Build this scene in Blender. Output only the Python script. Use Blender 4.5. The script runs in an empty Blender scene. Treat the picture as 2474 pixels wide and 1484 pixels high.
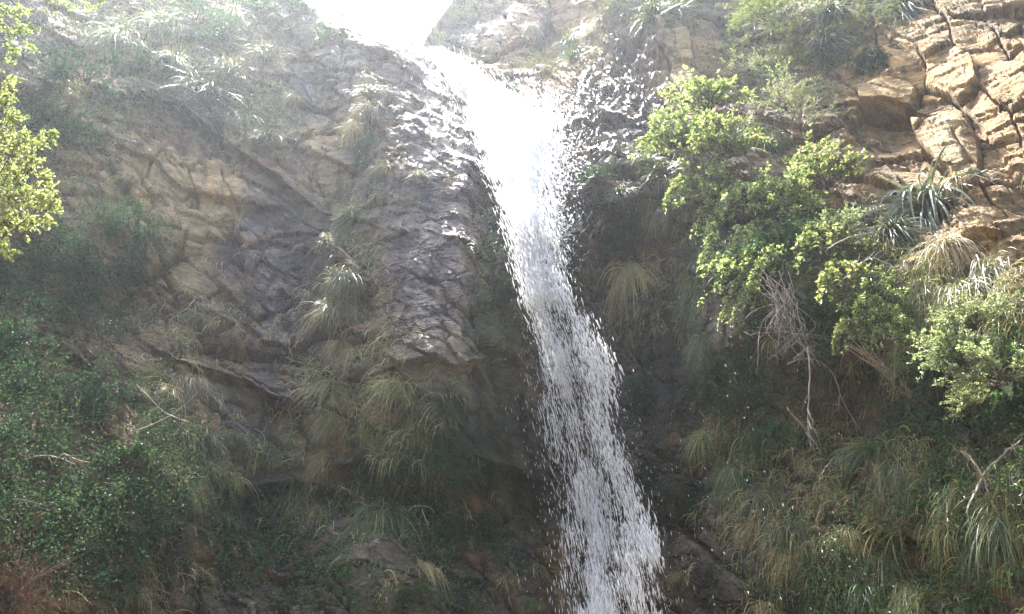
import bpy, math, time
import numpy as np
from mathutils import Vector, Matrix
T0 = time.time()
C = bpy.context.scene.collection
R = math.radians
rng = np.random.default_rng(7)

# ------------------------------------------------------------------ camera, sky, sun, exposure
CAM = np.array([0.0, 0.0, 1.6]); PITCH = R(28.0); HF = R(58.0); ASP = 614/1024
cd = bpy.data.cameras.new("camera"); cam = bpy.data.objects.new("camera", cd); C.objects.link(cam)
cam.location = CAM; cam.rotation_euler = (R(90)+PITCH, 0, 0)
cd.sensor_width = 36; cd.lens = 18/math.tan(HF/2); cd.clip_end = 400; cd.clip_start = 0.05
bpy.context.scene.camera = cam
SUN_EL, SUN_AZ = R(64.0), R(-24.0)      # azimuth measured from +Y towards +X
w = bpy.data.worlds.new("World"); bpy.context.scene.world = w; w.use_nodes = True
nt = w.node_tree; bg = nt.nodes['Background']; sky = nt.nodes.new('ShaderNodeTexSky')
sky.sky_type = 'NISHITA'; sky.sun_disc = False; sky.sun_elevation = SUN_EL; sky.sun_rotation = SUN_AZ
sky.air_density = 1.0; sky.dust_density = 4.0; sky.ozone_density = 1.0
nt.links.new(sky.outputs[0], bg.inputs[0]); bg.inputs[1].default_value = 0.15
sd = bpy.data.lights.new("sun", 'SUN'); sun = bpy.data.objects.new("sun", sd); C.objects.link(sun)
sd.energy = 5.0; sd.angle = R(0.5); sd.color = (1.0, 0.965, 0.90)
sdir = Vector((math.sin(SUN_AZ)*math.cos(SUN_EL), math.cos(SUN_AZ)*math.cos(SUN_EL), math.sin(SUN_EL)))
sun.rotation_euler = sdir.to_track_quat('Z', 'Y').to_euler(); sun.location = sdir*60
vs = bpy.context.scene.view_settings
vs.view_transform = 'Standard'; vs.look = 'None'; vs.gamma = 1.0; vs.use_curve_mapping = False
vs.exposure = 2.5
HAZE_D, HAZE_G = 0.0014, 0.76
cy = bpy.context.scene.cycles
cy.max_bounces = 5; cy.diffuse_bounces = 3; cy.glossy_bounces = 2; cy.transmission_bounces = 3; cy.transparent_max_bounces = 24
cy.volume_bounces = 0; cy.caustics_reflective = False; cy.caustics_refractive = False; cy.use_denoising = True
cy.sample_clamp_indirect = 6

# ------------------------------------------------------------------ helpers
PW, PH = 2473.0, 1484.0                 # the photograph's frame as measured when surveying it
fwd = np.array([0, math.cos(PITCH), math.sin(PITCH)]); upv = np.array([0, -math.sin(PITCH), math.cos(PITCH)])
TH = math.tan(HF/2)
def ray(x, y):
    x = np.asarray(x, float); y = np.asarray(y, float)
    sx = (x/PW-0.5)*2*TH; sy = (0.5-y/PH)*2*TH*ASP
    d = fwd + sy[..., None]*upv; d = d + sx[..., None]*np.array([1.0, 0, 0])
    return d/d[..., 1:2]                # per metre of Y
def proj(p):
    q = p-CAM; dep = q@fwd
    return (q[..., 0]/dep/(2*TH)+0.5)*PW, (0.5-(q@upv)/dep/(2*TH*ASP))*PH

def hash3(ix, iy, iz, s):
    h = (ix.astype(np.uint32)*np.uint32(374761393)) ^ (iy.astype(np.uint32)*np.uint32(668265263)) ^ (iz.astype(np.uint32)*np.uint32(2147483647-58)) ^ np.uint32((s*2654435761) & 0xffffffff)
    h = (h ^ (h >> np.uint32(13)))*np.uint32(1274126177); h = (h ^ (h >> np.uint32(16)))*np.uint32(2246822519); h = h ^ (h >> np.uint32(15))
    return h
def h01(h, k):
    h = (h ^ np.uint32(k*0x9E3779B1 & 0xffffffff))*np.uint32(2654435761); h = h ^ (h >> np.uint32(14))
    h = h*np.uint32(2246822519)
    return ((h >> np.uint32(8)) & np.uint32(0xffff)).astype(np.float32)/65535.0
def vnoise(p, scale, s=0):
    q = (p/scale).astype(np.float32); i = np.floor(q).astype(np.int32); f = q-i; f = f*f*f*(f*(f*6-15)+10)
    out = 0
    for dx in (0, 1):
        wx = f[:, 0] if dx else 1-f[:, 0]
        for dy in (0, 1):
            wy = f[:, 1] if dy else 1-f[:, 1]
            for dz in (0, 1):
                wz = f[:, 2] if dz else 1-f[:, 2]
                out = out+wx*wy*wz*h01(hash3(i[:, 0]+dx, i[:, 1]+dy, i[:, 2]+dz, s), 3)
    return out*2-1
def fbm(p, scale, octs=4, s=0, gain=0.5):
    a = 1.0; o = 0
    for k in range(octs):
        o = o+a*vnoise(p+17.3*k, scale, s+k); a *= gain; scale *= 0.5
    return o
def worley(p, scale, s, M):
    """nearest jittered cell: F1, F2, cell hash, offset from the cell's point"""
    q = ((p@M)/scale).astype(np.float32); i = np.floor(q).astype(np.int32); n = len(q)
    F1 = np.full(n, 9, np.float32); F2 = np.full(n, 9, np.float32); H = np.zeros(n, np.uint32); D = np.zeros((n, 3), np.float32)
    for dx in (-1, 0, 1):
        for dy in (-1, 0, 1):
            for dz in (-1, 0, 1):
                a, b, c = i[:, 0]+dx, i[:, 1]+dy, i[:, 2]+dz
                h = hash3(a, b, c, s)
                d = np.stack([q[:, 0]-a-h01(h, 1), q[:, 1]-b-h01(h, 2), q[:, 2]-c-h01(h, 3)], 1)
                r = np.sqrt((d*d).sum(1)); m = r < F1
                F2 = np.where(m, F1, np.minimum(F2, r)); F1 = np.where(m, r, F1)
                H[m] = h[m]; D[m] = d[m]
    return F1, F2, H, D
def facets(p, scale, s, M, tilt=1.0, step=0.6, crack=0.5):
    F1, F2, H, D = worley(p, scale, s, M)
    g = np.stack([h01(H, 5), h01(H, 6), h01(H, 7)], 1)*2-1
    v = (D*g).sum(1)*tilt+(h01(H, 8)*2-1)*step
    e = np.clip((F2-F1)/0.055, 0, 1); e = e*e*(3-2*e)
    return v-(1-e)*crack, 1-e, H
def sstep(a, b, x):
    t = np.clip((x-a)/(b-a), 0, 1); return t*t*(3-2*t)

def mesh_obj(name, V, F, mat=None, parent=None, smooth=False, attrs=None, mat_index=None):
    """V (n,3), F (m,k) index array -> one mesh object"""
    me = bpy.data.meshes.new(name)
    V = np.ascontiguousarray(V, np.float32); F = np.ascontiguousarray(F, np.int32); m, k = F.shape
    me.vertices.add(len(V)); me.vertices.foreach_set('co', V.ravel())
    me.loops.add(m*k); me.loops.foreach_set('vertex_index', F.ravel())
    me.polygons.add(m); me.polygons.foreach_set('loop_start', np.arange(0, m*k, k, dtype=np.int32))
    try: me.polygons.foreach_set('loop_total', np.full(m, k, np.int32))
    except Exception: pass
    if smooth: me.polygons.foreach_set('use_smooth', np.ones(m, bool))
    else: me.polygons.foreach_set('use_smooth', np.zeros(m, bool))
    for mm in (mat if isinstance(mat, (list, tuple)) else [mat]):
        if mm is not None: me.materials.append(mm)
    if mat_index is not None: me.polygons.foreach_set('material_index', np.asarray(mat_index, np.int32))
    if attrs:
        for an, arr in attrs.items():
            arr = np.asarray(arr, np.float32)
            if arr.ndim == 2:
                a = me.attributes.new(an, 'FLOAT_COLOR', 'POINT'); a.data.foreach_set('color', np.hstack([arr, np.ones((len(arr), 1), np.float32)]).ravel())
            else:
                a = me.attributes.new(an, 'FLOAT', 'POINT'); a.data.foreach_set('value', arr)
    me.update(calc_edges=True)
    o = bpy.data.objects.new(name, me); C.objects.link(o)
    if parent is not None: o.parent = parent
    return o
def tag(o, label=None, cat=None, group=None, kind=None):
    for k, v in (('label', label), ('category', cat), ('group', group), ('kind', kind)):
        if v: o[k] = v
    return o

# ------------------------------------------------------------------ materials
def new_mat(name):
    m = bpy.data.materials.new(name); m.use_nodes = True; t = m.node_tree; t.nodes.clear()
    out = t.nodes.new('ShaderNodeOutputMaterial'); return m, t, out
def N(t, typ, **kw):
    n = t.nodes.new(typ)
    for k, v in kw.items():
        if k.startswith('i_'): n.inputs[int(k[2:]) if k[2:].isdigit() else k[2:].replace('_', ' ')].default_value = v
        else: setattr(n, k, v)
    return n
def ramp(t, stops):
    r = t.nodes.new('ShaderNodeValToRGB'); e = r.color_ramp.elements
    while len(e) < len(stops): e.new(0.5)
    for el, (p, c) in zip(e, stops): el.position = p; el.color = (*c, 1)
    return r
def mixc(t, fac, a, b, blend='MIX'):
    n = t.nodes.new('ShaderNodeMix'); n.data_type = 'RGBA'; n.blend_type = blend; n.clamp_factor = True
    for s, v in ((0, fac), (6, a), (7, b)):
        if isinstance(v, bpy.types.NodeSocket): t.links.new(v, n.inputs[s])
        elif s == 0: n.inputs[0].default_value = v
        else: n.inputs[s].default_value = (*v, 1)
    return n.outputs[2]
def mth(t, op, a, b=0.0, c=0.0):
    n = t.nodes.new('ShaderNodeMath'); n.operation = op
    for s, v in ((0, a), (1, b), (2, c)):
        if isinstance(v, bpy.types.NodeSocket): t.links.new(v, n.inputs[s])
        else: n.inputs[s].default_value = v
    return n.outputs[0]
def noise(t, vec, scale, detail=4, rough=0.6, dist=0.0):
    n = t.nodes.new('ShaderNodeTexNoise'); n.inputs['Scale'].default_value = scale; n.inputs['Detail'].default_value = detail
    n.inputs['Roughness'].default_value = rough; n.inputs['Distortion'].default_value = dist
    t.links.new(vec, n.inputs['Vector']); return n.outputs[0]

def rock_material(name, use_attr=True, base=(0.3, 0.22, 0.13)):
    m, t, out = new_mat(name); L = t.links
    geo = N(t, 'ShaderNodeNewGeometry'); pos = geo.outputs['Position']
    if use_attr:
        col = N(t, 'ShaderNodeAttribute', attribute_name='col').outputs['Color']
        wet = N(t, 'ShaderNodeAttribute', attribute_name='wet').outputs['Fac']
    else:
        rgb = N(t, 'ShaderNodeRGB'); rgb.outputs[0].default_value = (*base, 1); col = rgb.outputs[0]
        vv = N(t, 'ShaderNodeValue'); vv.outputs[0].default_value = 0.05; wet = vv.outputs[0]
    # stretched coordinates: bedding that runs down to the right
    mp = N(t, 'ShaderNodeMapping'); mp.inputs['Rotation'].default_value = (0, R(-36), 0); mp.inputs['Scale'].default_value = (0.5, 1, 2.2); L.new(pos, mp.inputs[0])
    n1 = noise(t, pos, 0.7, 4, 0.6); n2 = noise(t, mp.outputs[0], 2.2, 6, 0.65, 0.6); n3 = noise(t, pos, 14, 5, 0.7)
    # rain streaks: long in z
    mz = N(t, 'ShaderNodeMapping'); mz.inputs['Scale'].default_value = (3.0, 1.5, 0.35); L.new(pos, mz.inputs[0]); n4 = noise(t, mz.outputs[0], 1.5, 5, 0.6, 0.3)
    r2 = ramp(t, [(0.30, (0.55, 0.50, 0.46)), (0.48, (0.95, 0.93, 0.9)), (0.62, (1.15, 1.06, 0.95)), (0.75, (1.45, 1.4, 1.3))]); L.new(n2, r2.inputs[0])
    r3 = ramp(t, [(0.32, (0.55, 0.52, 0.5)), (0.5, (1, 1, 1)), (0.7, (1.4, 1.38, 1.35))]); L.new(n3, r3.inputs[0])
    r4 = ramp(t, [(0.36, (0.38, 0.36, 0.38)), (0.5, (1, 1, 1)), (0.68, (1.12, 1.05, 0.95))]); L.new(n4, r4.inputs[0])
    c = mixc(t, 0.8, col, r2.outputs[0], 'MULTIPLY'); c = mixc(t, 0.75, c, r3.outputs[0], 'MULTIPLY'); c = mixc(t, 0.85, c, r4.outputs[0], 'MULTIPLY')
    # lichen and iron patches
    n5 = noise(t, pos, 3.5, 6, 0.7); li = mth(t, 'MULTIPLY', mth(t, 'GREATER_THAN', n5, 0.63), 0.35); c = mixc(t, li, c, (0.30, 0.29, 0.25))
    n6 = noise(t, pos, 1.9, 5, 0.65, 0.5); r6 = ramp(t, [(0.56, (0, 0, 0)), (0.68, (1, 1, 1))]); L.new(n6, r6.inputs[0])
    c = mixc(t, mth(t, 'MULTIPLY', r6.outputs[0], 0.45), c, (0.32, 0.17, 0.07))
    b = N(t, 'ShaderNodeBsdfPrincipled'); L.new(c, b.inputs['Base Color'])
    wn = mth(t, 'MULTIPLY', wet, mth(t, 'ADD', n4, 0.55))
    rr = N(t, 'ShaderNodeMapRange'); rr.inputs[1].default_value = 0; rr.inputs[2].default_value = 1; rr.inputs[3].default_value = 0.85; rr.inputs[4].default_value = 0.26; L.new(wn, rr.inputs[0]); L.new(rr.outputs[0], b.inputs['Roughness'])
    sp = N(t, 'ShaderNodeMapRange'); sp.inputs[3].default_value = 0.25; sp.inputs[4].default_value = 0.7; L.new(wn, sp.inputs[0]); L.new(sp.outputs[0], b.inputs['Specular IOR Level'])
    v = N(t, 'ShaderNodeTexVoronoi', feature='DISTANCE_TO_EDGE'); v.inputs['Scale'].default_value = 2.6
    wv = N(t, 'ShaderNodeVectorMath', operation='ADD'); L.new(mp.outputs[0], wv.inputs[0]); ns = N(t, 'ShaderNodeTexNoise'); ns.inputs['Scale'].default_value = 2.5; L.new(pos, ns.inputs['Vector'])
    sc = N(t, 'ShaderNodeVectorMath', operation='SCALE'); sc.inputs[3].default_value = 0.7; L.new(ns.outputs[1], sc.inputs[0]); L.new(sc.outputs[0], wv.inputs[1]); L.new(wv.outputs[0], v.inputs['Vector'])
    rv = ramp(t, [(0.0, (0, 0, 0)), (0.06, (1, 1, 1))]); L.new(v.outputs[0], rv.inputs[0])
    h = mth(t, 'ADD', mth(t, 'MULTIPLY', n3, 0.35), mth(t, 'MULTIPLY', n2, 1.0)); h = mth(t, 'ADD', h, mth(t, 'MULTIPLY', rv.outputs[0], 0.14))
    n7 = noise(t, pos, 45, 4, 0.7); h = mth(t, 'ADD', h, mth(t, 'MULTIPLY', n7, 0.16))
    bp = N(t, 'ShaderNodeBump'); bp.inputs['Strength'].default_value = 1.0; bp.inputs['Distance'].default_value = 0.15; L.new(h, bp.inputs['Height']); L.new(bp.outputs[0], b.inputs['Normal'])
    L.new(b.outputs[0], out.inputs[0]); return m

def leaf_material(name, stops, trans=0.35, rough=0.45, objvar=0.35, spec=0.4):
    m, t, out = new_mat(name); L = t.links
    geo = N(t, 'ShaderNodeNewGeometry'); r = ramp(t, stops); L.new(geo.outputs['Random Per Island'], r.inputs[0])
    oi = N(t, 'ShaderNodeObjectInfo'); val = N(t, 'ShaderNodeMapRange'); val.inputs[3].default_value = 1-objvar; val.inputs[4].default_value = 1+objvar; L.new(oi.outputs['Random'], val.inputs[0])
    hs = N(t, 'ShaderNodeHueSaturation'); L.new(val.outputs[0], hs.inputs['Value']); L.new(r.outputs[0], hs.inputs['Color'])
    hv = N(t, 'ShaderNodeMapRange'); hv.inputs[3].default_value = 0.485; hv.inputs[4].default_value = 0.51; L.new(oi.outputs['Random'], hv.inputs[0]); L.new(hv.outputs[0], hs.inputs['Hue'])
    b = N(t, 'ShaderNodeBsdfPrincipled'); L.new(hs.outputs[0], b.inputs['Base Color']); b.inputs['Roughness'].default_value = rough; b.inputs['Specular IOR Level'].default_value = spec
    tr = N(t, 'ShaderNodeBsdfTranslucent'); tc = mixc(t, 1.0, hs.outputs[0], (1.5, 1.55, 0.9), 'MULTIPLY'); L.new(tc, tr.inputs[0])
    mx = N(t, 'ShaderNodeMixShader'); mx.inputs[0].default_value = trans; L.new(b.outputs[0], mx.inputs[1]); L.new(tr.outputs[0], mx.inputs[2]); L.new(mx.outputs[0], out.inputs[0])
    return m
def plain_material(name, col, rough=0.8, var=0.3, scale=12):
    m, t, out = new_mat(name); L = t.links
    geo = N(t, 'ShaderNodeNewGeometry'); n = noise(t, geo.outputs['Position'], scale, 4, 0.6)
    a = tuple(c*(1-var) for c in col); b_ = tuple(min(1, c*(1+var)) for c in col)
    r = ramp(t, [(0.3, a), (0.7, b_)]); L.new(n, r.inputs[0]); b = N(t, 'ShaderNodeBsdfPrincipled'); b.inputs['Roughness'].default_value = rough
    L.new(r.outputs[0], b.inputs['Base Color']); bp = N(t, 'ShaderNodeBump'); bp.inputs['Strength'].default_value = 0.5; bp.inputs['Distance'].default_value = 0.01
    L.new(n, bp.inputs['Height']); L.new(bp.outputs[0], b.inputs['Normal']); L.new(b.outputs[0], out.inputs[0]); return m
M_ROCK = rock_material('cliff_rock')

# ------------------------------------------------------------------ the cliff
def base_Y(d):
    k = 0.404; dz = d[..., 2]
    return np.clip((9-1.5*k)/np.maximum(1-k*dz, 0.2), 3, 60)
# (x, y, metres behind (+) or before (-) the leaning plane)
CTL = np.array([
 (-740,-370,-4),(-740,400,-4.0),(-740,1000,-3.6),(-740,1900,-3.5),(3200,-370,-6),(3200,400,-5),(3200,1000,-4.2),(3200,1900,-3.6),
 (400,-370,0.5),(1400,-370,3.5),(2000,-370,-1.5),(400,1900,-1.3),(1200,1900,0.3),(1900,1900,-0.6),
 (0,0,-1.6),(0,300,-1.7),(0,700,-1.7),(0,1100,-1.9),(0,1484,-1.9),
 (250,0,-0.4),(250,200,-1.0),(200,350,-1.2),(250,560,-1.0),(250,800,-0.9),(220,1000,-1.15),(250,1250,-1.25),(280,1484,-0.9),
 (500,0,0.6),(500,150,0.1),(420,250,-0.3),(480,400,-0.1),(430,560,-0.4),(350,700,-0.4),(450,800,-0.2),(450,1000,-0.6),(450,1200,-0.5),(500,1400,-0.1),
 (650,50,0.8),(650,200,0.3),(640,400,0.1),(620,520,0.0),(600,650,0.35),(620,800,0.5),(640,960,0.2),(620,1150,0.6),(620,1350,0.5),
 (740,60,0.8),(740,250,0.7),(760,420,0.1),(740,600,0.1),(780,850,-0.1),(740,1100,0.4),(760,1350,0.4),
 (800,85,0.0),(880,120,-0.3),(900,300,-0.5),(880,500,-0.35),(880,750,-0.25),(990,430,-0.9),(1000,620,-0.98),(1000,800,-0.85),(920,1000,-0.2),(900,1200,0.4),(930,1400,0.1),
 (960,130,-0.1),(1010,200,-0.25),(1050,320,-0.6),(1080,500,-0.88),(1080,700,-0.9),(1100,880,-0.8),(1090,1050,-0.2),(1080,1200,0.6),(1100,1400,0.5),
 (1110,330,-0.35),(1160,450,-0.5),(1190,600,-0.7),(1240,750,-0.4),(1230,950,0.1),(1240,1200,0.7),(1250,1450,0.5),
 (1000,115,1.2),(1070,130,2.6),(1120,180,2.2),(1180,270,1.5),(1210,380,1.0),(1260,500,0.7),(1300,620,0.6),(1360,780,0.9),(1400,1000,1.2),(1430,1250,1.4),(1450,1470,1.0),
 (1100,20,3.6),(1200,80,3.0),(1250,200,2.2),(1330,60,2.8),(1350,150,2.4),(1290,290,1.1),(1370,260,1.2),
 (1450,90,2.1),(1510,30,1.0),(1440,180,1.45),(1520,140,0.9),(1420,300,0.45),(1500,250,0.3),(1560,330,-0.35),(1480,370,-0.45),(1380,410,0.1),(1405,500,-0.5),(1345,560,-0.5),(1350,600,0.0),
 (1600,200,0.2),(1700,120,0.3),(1700,250,-0.2),(1600,450,-0.4),(1480,600,0.4),(1550,750,0.7),(1600,900,1.0),(1560,1100,1.0),(1600,1300,0.8),
 (1750,400,-1.3),(1750,650,-1.2),(1720,900,-0.3),(1750,1150,-0.2),(1720,1400,0.1),
 (1850,80,-0.3),(1900,250,-0.8),(1950,400,-1.5),(1950,600,-2.2),(1950,760,-1.9),(1950,900,-1.0),(1980,1080,-0.6),(1950,1300,-0.8),
 (2100,30,-1.8),(2100,200,-2.0),(2080,280,-2.1),(2150,350,-1.6),(2100,420,-1.9),(2200,560,-2.7),(2150,720,-2.4),(2150,900,-1.8),(2180,1100,-1.9),(2150,1380,-1.0),
 (2350,50,-3.2),(2350,200,-3.05),(2340,300,-3.05),(2400,420,-3.2),(2350,560,-3.3),(2400,700,-3.4),(2400,900,-2.8),(2400,1150,-2.5),(2400,1400,-2.1)], float)
def tps(ctl, qx, qy, lam=0.02):
    S = 600.0; P = ctl[:, :2]/S; n = len(P)
    U = lambda r2: 0.5*r2*np.log(r2+1e-12)
    K = U(((P[:, None]-P[None])**2).sum(-1))+lam*np.eye(n); A = np.zeros((n+3, n+3)); A[:n, :n] = K
    A[:n, n] = 1; A[:n, n+1:] = P; A[n, :n] = 1; A[n+1:, :n] = P.T
    w_ = np.linalg.solve(A, np.concatenate([ctl[:, 2], [0, 0, 0]]))
    q = np.stack([qx, qy], -1)/S; out = np.empty(len(q))
    for a in range(0, len(q), 20000):
        qq = q[a:a+20000]; out[a:a+20000] = U(((qq[:, None]-P[None])**2).sum(-1))@w_[:n]+w_[n]+qq@w_[n+1:]
    return out
def bilin(G, gx0, gy0, step, x, y):
    fx = np.clip((x-gx0)/step, 0, G.shape[1]-1.001); fy = np.clip((y-gy0)/step, 0, G.shape[0]-1.001)
    i = fx.astype(int); j = fy.astype(int); a = fx-i; b = fy-j
    return (G[j, i]*(1-a)+G[j, i+1]*a)*(1-b)+(G[j+1, i]*(1-a)+G[j+1, i+1]*a)*b
GX0, GY0, GS = -800, -420, 20
gx, gy = np.meshgrid(np.arange(GX0, 3300, GS), np.arange(GY0, 2100, GS))
GD = tps(CTL, gx.ravel(), gy.ravel()).reshape(gx.shape)

RIM = [(-800,-170),(520,-160),(600,-120),(680,-60),(735,5),(775,38),(790,62),(830,64),(890,78),(930,92),(965,112),(1000,122),(1020,105),(1050,58),(1080,20),(1110,-25),(1200,-110),(1300,-150),(1400,-180),(3300,-230)]
NC, NR = 1240, 700
xs = np.linspace(-720, 3180, NC)
rim = np.interp(xs, [p[0] for p in RIM], [p[1] for p in RIM])
t_ = np.linspace(0, 1, NR)
PX = np.broadcast_to(xs, (NR, NC)).copy(); PY = rim[None]+(1880-rim[None])*t_[:, None]

# ledges and grooves: polyline, metres out above the line, metres in below it, falloff (px)
LEDGES = [
 ([(330,245),(420,262),(520,330),(620,380),(690,445)], 0.30, 0.45, 60),
 ([(180,300),(260,330),(340,400),(420,440),(520,480),(620,500)], 0.22, 0.2, 45),
 ([(380,850),(470,880),(560,900),(640,960),(740,1010)], 0.35, 0.30, 45),
 ([(200,600),(330,640),(390,680)], 0.15, 0.15, 40),
 ([(690,80),(760,160),(800,200)], 0.15, 0.3, 40),
 ([(960,880),(1060,850),(1120,880),(1230,870)], 0.2, 0.15, 40),
 ([(850,1130),(1000,1140),(1150,1120),(1260,1150)], 0.25, 0.5, 60),
 ([(1340,590),(1400,560),(1440,510),(1520,470),(1640,470)], 0.25, 0.6, 70),
 ([(1290,300),(1380,260),(1400,170),(1440,120)], 0.1, 0.25, 40),
 ([(1650,560),(1700,720),(1690,900)], -0.1, 0.35, 60),
 ([(2050,250),(2130,255),(2230,275)], 0.10, 0.30, 40),
 ([(1900,330),(1960,420),(2040,470)], 0.15, 0.3, 40),
 ([(2150,1290),(2250,1310),(2330,1280)], 0.2, 0.4, 50),
 ([(1860,850),(1980,870),(2120,860),(2250,880)], 0.3, 0.6, 90),
 ([(2110,60),(2200,130),(2260,200),(2350,300),(2473,430)], 0.06, 0.22, 16),
 ([(2040,220),(2075,300),(2110,330)], 0.05, 0.2, 12), ([(1950,330),(2010,390),(2060,460)], 0.08, 0.2, 14), ([(1900,420),(1950,470),(2010,520)], 0.05, 0.15, 12),
 ([(2200,330),(2290,300),(2340,330)], -0.02, 0.15, 10), ([(2190,340),(2205,395),(2290,412)], 0.02, 0.2, 16),
 ([(850,60),(905,150),(960,300),(970,480),(960,700)], 0.0, 0.12, 14), ([(1010,560),(1000,700),(970,820)], 0.0, 0.10, 12), ([(560,560),(600,700),(590,900)], 0.0, 0.15, 20), ([(720,520),(700,700),(720,900)], 0.0, 0.12, 18),
 ([(640,1180),(760,1160),(840,1200)], 0.2, 0.4, 50),
 ([(500,1130),(580,1200)], 0.1, 0.3, 40),
]
def poly_dist(px, py, pts):
    best = np.full(px.shape, 1e9); sgn = np.zeros(px.shape)
    for (x0, y0), (x1, y1) in zip(pts[:-1], pts[1:]):
        dx, dy = x1-x0, y1-y0; l2 = dx*dx+dy*dy; t = np.clip(((px-x0)*dx+(py-y0)*dy)/l2, 0, 1)
        ex, ey = px-x0-t*dx, py-y0-t*dy; d = np.hypot(ex, ey); s = np.sign(dx*(py-y0)-dy*(px-x0))
        m = d < best; best[m] = d[m]; sgn[m] = s[m]
    return best, sgn       # sgn > 0: below a line that runs left to right
px, py = PX.ravel(), PY.ravel()
off = bilin(GD, GX0, GY0, GS, px, py)
wob = np.stack([px, py, 0*px], 1)
wx = px+fbm(wob, 90, 3, 51)*14; wy = py+fbm(wob, 90, 3, 52)*14
for pts, a, b, f in LEDGES:
    x0 = min(p[0] for p in pts)-5*f; x1 = max(p[0] for p in pts)+5*f; y0 = min(p[1] for p in pts)-5*f; y1 = max(p[1] for p in pts)+5*f
    m = (px > x0) & (px < x1) & (py > y0) & (py < y1); d, s = poly_dist(wx[m], wy[m], pts)
    e_ = sstep(-9, 9, s*d); off[m] += 0.62*(e_*b*np.exp(-d/(f*1.3))-(1-e_)*a*np.exp(-d/f))
d3 = ray(px, py); Y = base_Y(d3)+off
P = CAM+d3*Y[:, None]
G3 = P.reshape(NR, NC, 3)
def grid_normals(G):
    du = np.gradient(G, axis=1); dv = np.gradient(G, axis=0); n = np.cross(dv, du); n /= np.linalg.norm(n, axis=2, keepdims=True)+1e-9
    return np.where((n[..., 1:2] > 0) & (np.abs(n[..., 2:3]) < 2), -n, n) if False else n
def blur(A, k):
    for ax in (0, 1):
        for _ in range(2):
            c = np.cumsum(np.concatenate([np.repeat(A.take([0], ax), k+1, ax), A, np.repeat(A.take([-1], ax), k, ax)], ax), axis=ax, dtype=np.float64)
            n = A.shape[ax]; A = (c.take(range(2*k+1, 2*k+1+n), ax)-c.take(range(0, n), ax))/(2*k+1)
    return A
N0 = grid_normals(blur(G3, 8))
flip = np.sign((N0*(CAM-G3)).sum(-1)); print('normal sign', flip.mean())
if flip.mean() < 0: N0 = -N0
N0 = N0.reshape(-1, 3)

# zones painted on the rock: (x, y, rx, ry, turn, weight)
def zone(zs, x, y, soft=1.0):
    o = np.zeros(len(x))
    for zx, zy, rx, ry, an, w_ in zs:
        c, s = math.cos(R(an)), math.sin(R(an)); u = ((x-zx)*c+(y-zy)*s)/rx; v = (-(x-zx)*s+(y-zy)*c)/ry
        o = np.maximum(o, w_*np.clip(1.4-(u*u+v*v)**0.5*1.0*soft, 0, 1))
    return o
jx = px+fbm(wob, 160, 4, 61)*55; jy = py+fbm(wob, 160, 4, 62)*55
Z_VEG = [(130,1150,330,420,0,1),(420,60,330,150,0,1),(600,210,150,120,40,1),(120,520,150,260,0,1),(500,1150,120,120,0,.8),(2250,720,240,110,20,.9),(1950,650,260,250,30,.9),(2150,1250,380,250,0,.9),(1880,150,130,180,0,.9)]
Z_CHUTE = [(1000,160,80,50,30,1),(1440,210,90,150,20,1.1),(1400,500,90,90,-30,.9),(1130,260,60,200,-35,1),(1260,560,70,180,-20,1),(1390,1000,110,420,-12,.8)]
Z_WET = [(1500,260,90,110,20,1),(1130,900,120,320,0,.45),(1000,700,150,300,0,.35),(1040,600,80,330,-5,.5),(1085,330,40,260,-32,.9),(1080,560,70,160,-10,.45),(1000,760,60,150,0,.45),(1480,220,95,180,20,1),(1420,480,110,110,-30,1),(1300,250,120,60,20,.9),(630,700,70,200,0,.6),(610,1120,35,200,0,.8),(1400,950,160,560,-12,.8),(1560,420,80,60,0,.8),(1640,800,40,260,0,.5),(760,200,40,80,-30,.6),(1150,60,110,60,0,.6),(900,130,80,30,25,.7)]
veg = zone(Z_VEG, jx, jy); chute = zone(Z_CHUTE, jx, jy); wet = zone(Z_WET, jx, jy)

Mbed = np.array([[math.cos(R(36)), 0, math.sin(R(36))], [0, 1, 0], [-math.sin(R(36)), 0, math.cos(R(36))]])@np.diag([0.6, 0.9, 1.3])
Mbed2 = np.array([[math.cos(R(48)), 0.2, math.sin(R(48))], [0, 1, 0], [-math.sin(R(48)), 0.1, math.cos(R(48))]])@np.diag([0.5, 0.9, 1.25])
pw = P+np.stack([fbm(P, 1.3, 3, 71), fbm(P, 1.3, 3, 72), fbm(P, 1.3, 3, 73)], 1)*0.07
f1, c1, h1 = facets(pw, 2.3, 11, Mbed, 0.85, 0.5, 0.35)
f2, c2, h2 = facets(pw, 0.95, 12, Mbed2, 0.9, 0.5, 0.45)
f3, c3, h3 = facets(pw, 0.38, 13, Mbed, 0.9, 0.55, 0.45)
f4, c4, h4 = facets(P, 0.14, 14, Mbed2, 0.9, 0.5, 0.3)
rocky = 1-0.75*np.clip(veg, 0, 1); smoothz = 1-0.6*np.clip(chute, 0, 1)
rough_var = 0.55+0.6*np.clip(fbm(P, 3.0, 2, 80)+0.4, 0, 1)
blocky = np.clip(zone([(1310,110,190,140,20,1),(1640,200,120,150,0,1),(2270,260,260,240,30,1.2),(370,430,220,120,20,.8)], jx, jy), 0, 1)
slab = np.clip(zone([(1000,560,190,420,-5,1.1),(650,720,110,330,0,1),(640,1250,200,260,0,1),(1150,1200,200,300,0,1),(420,400,230,140,25,.5)], jx, jy), 0, 1)
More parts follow.
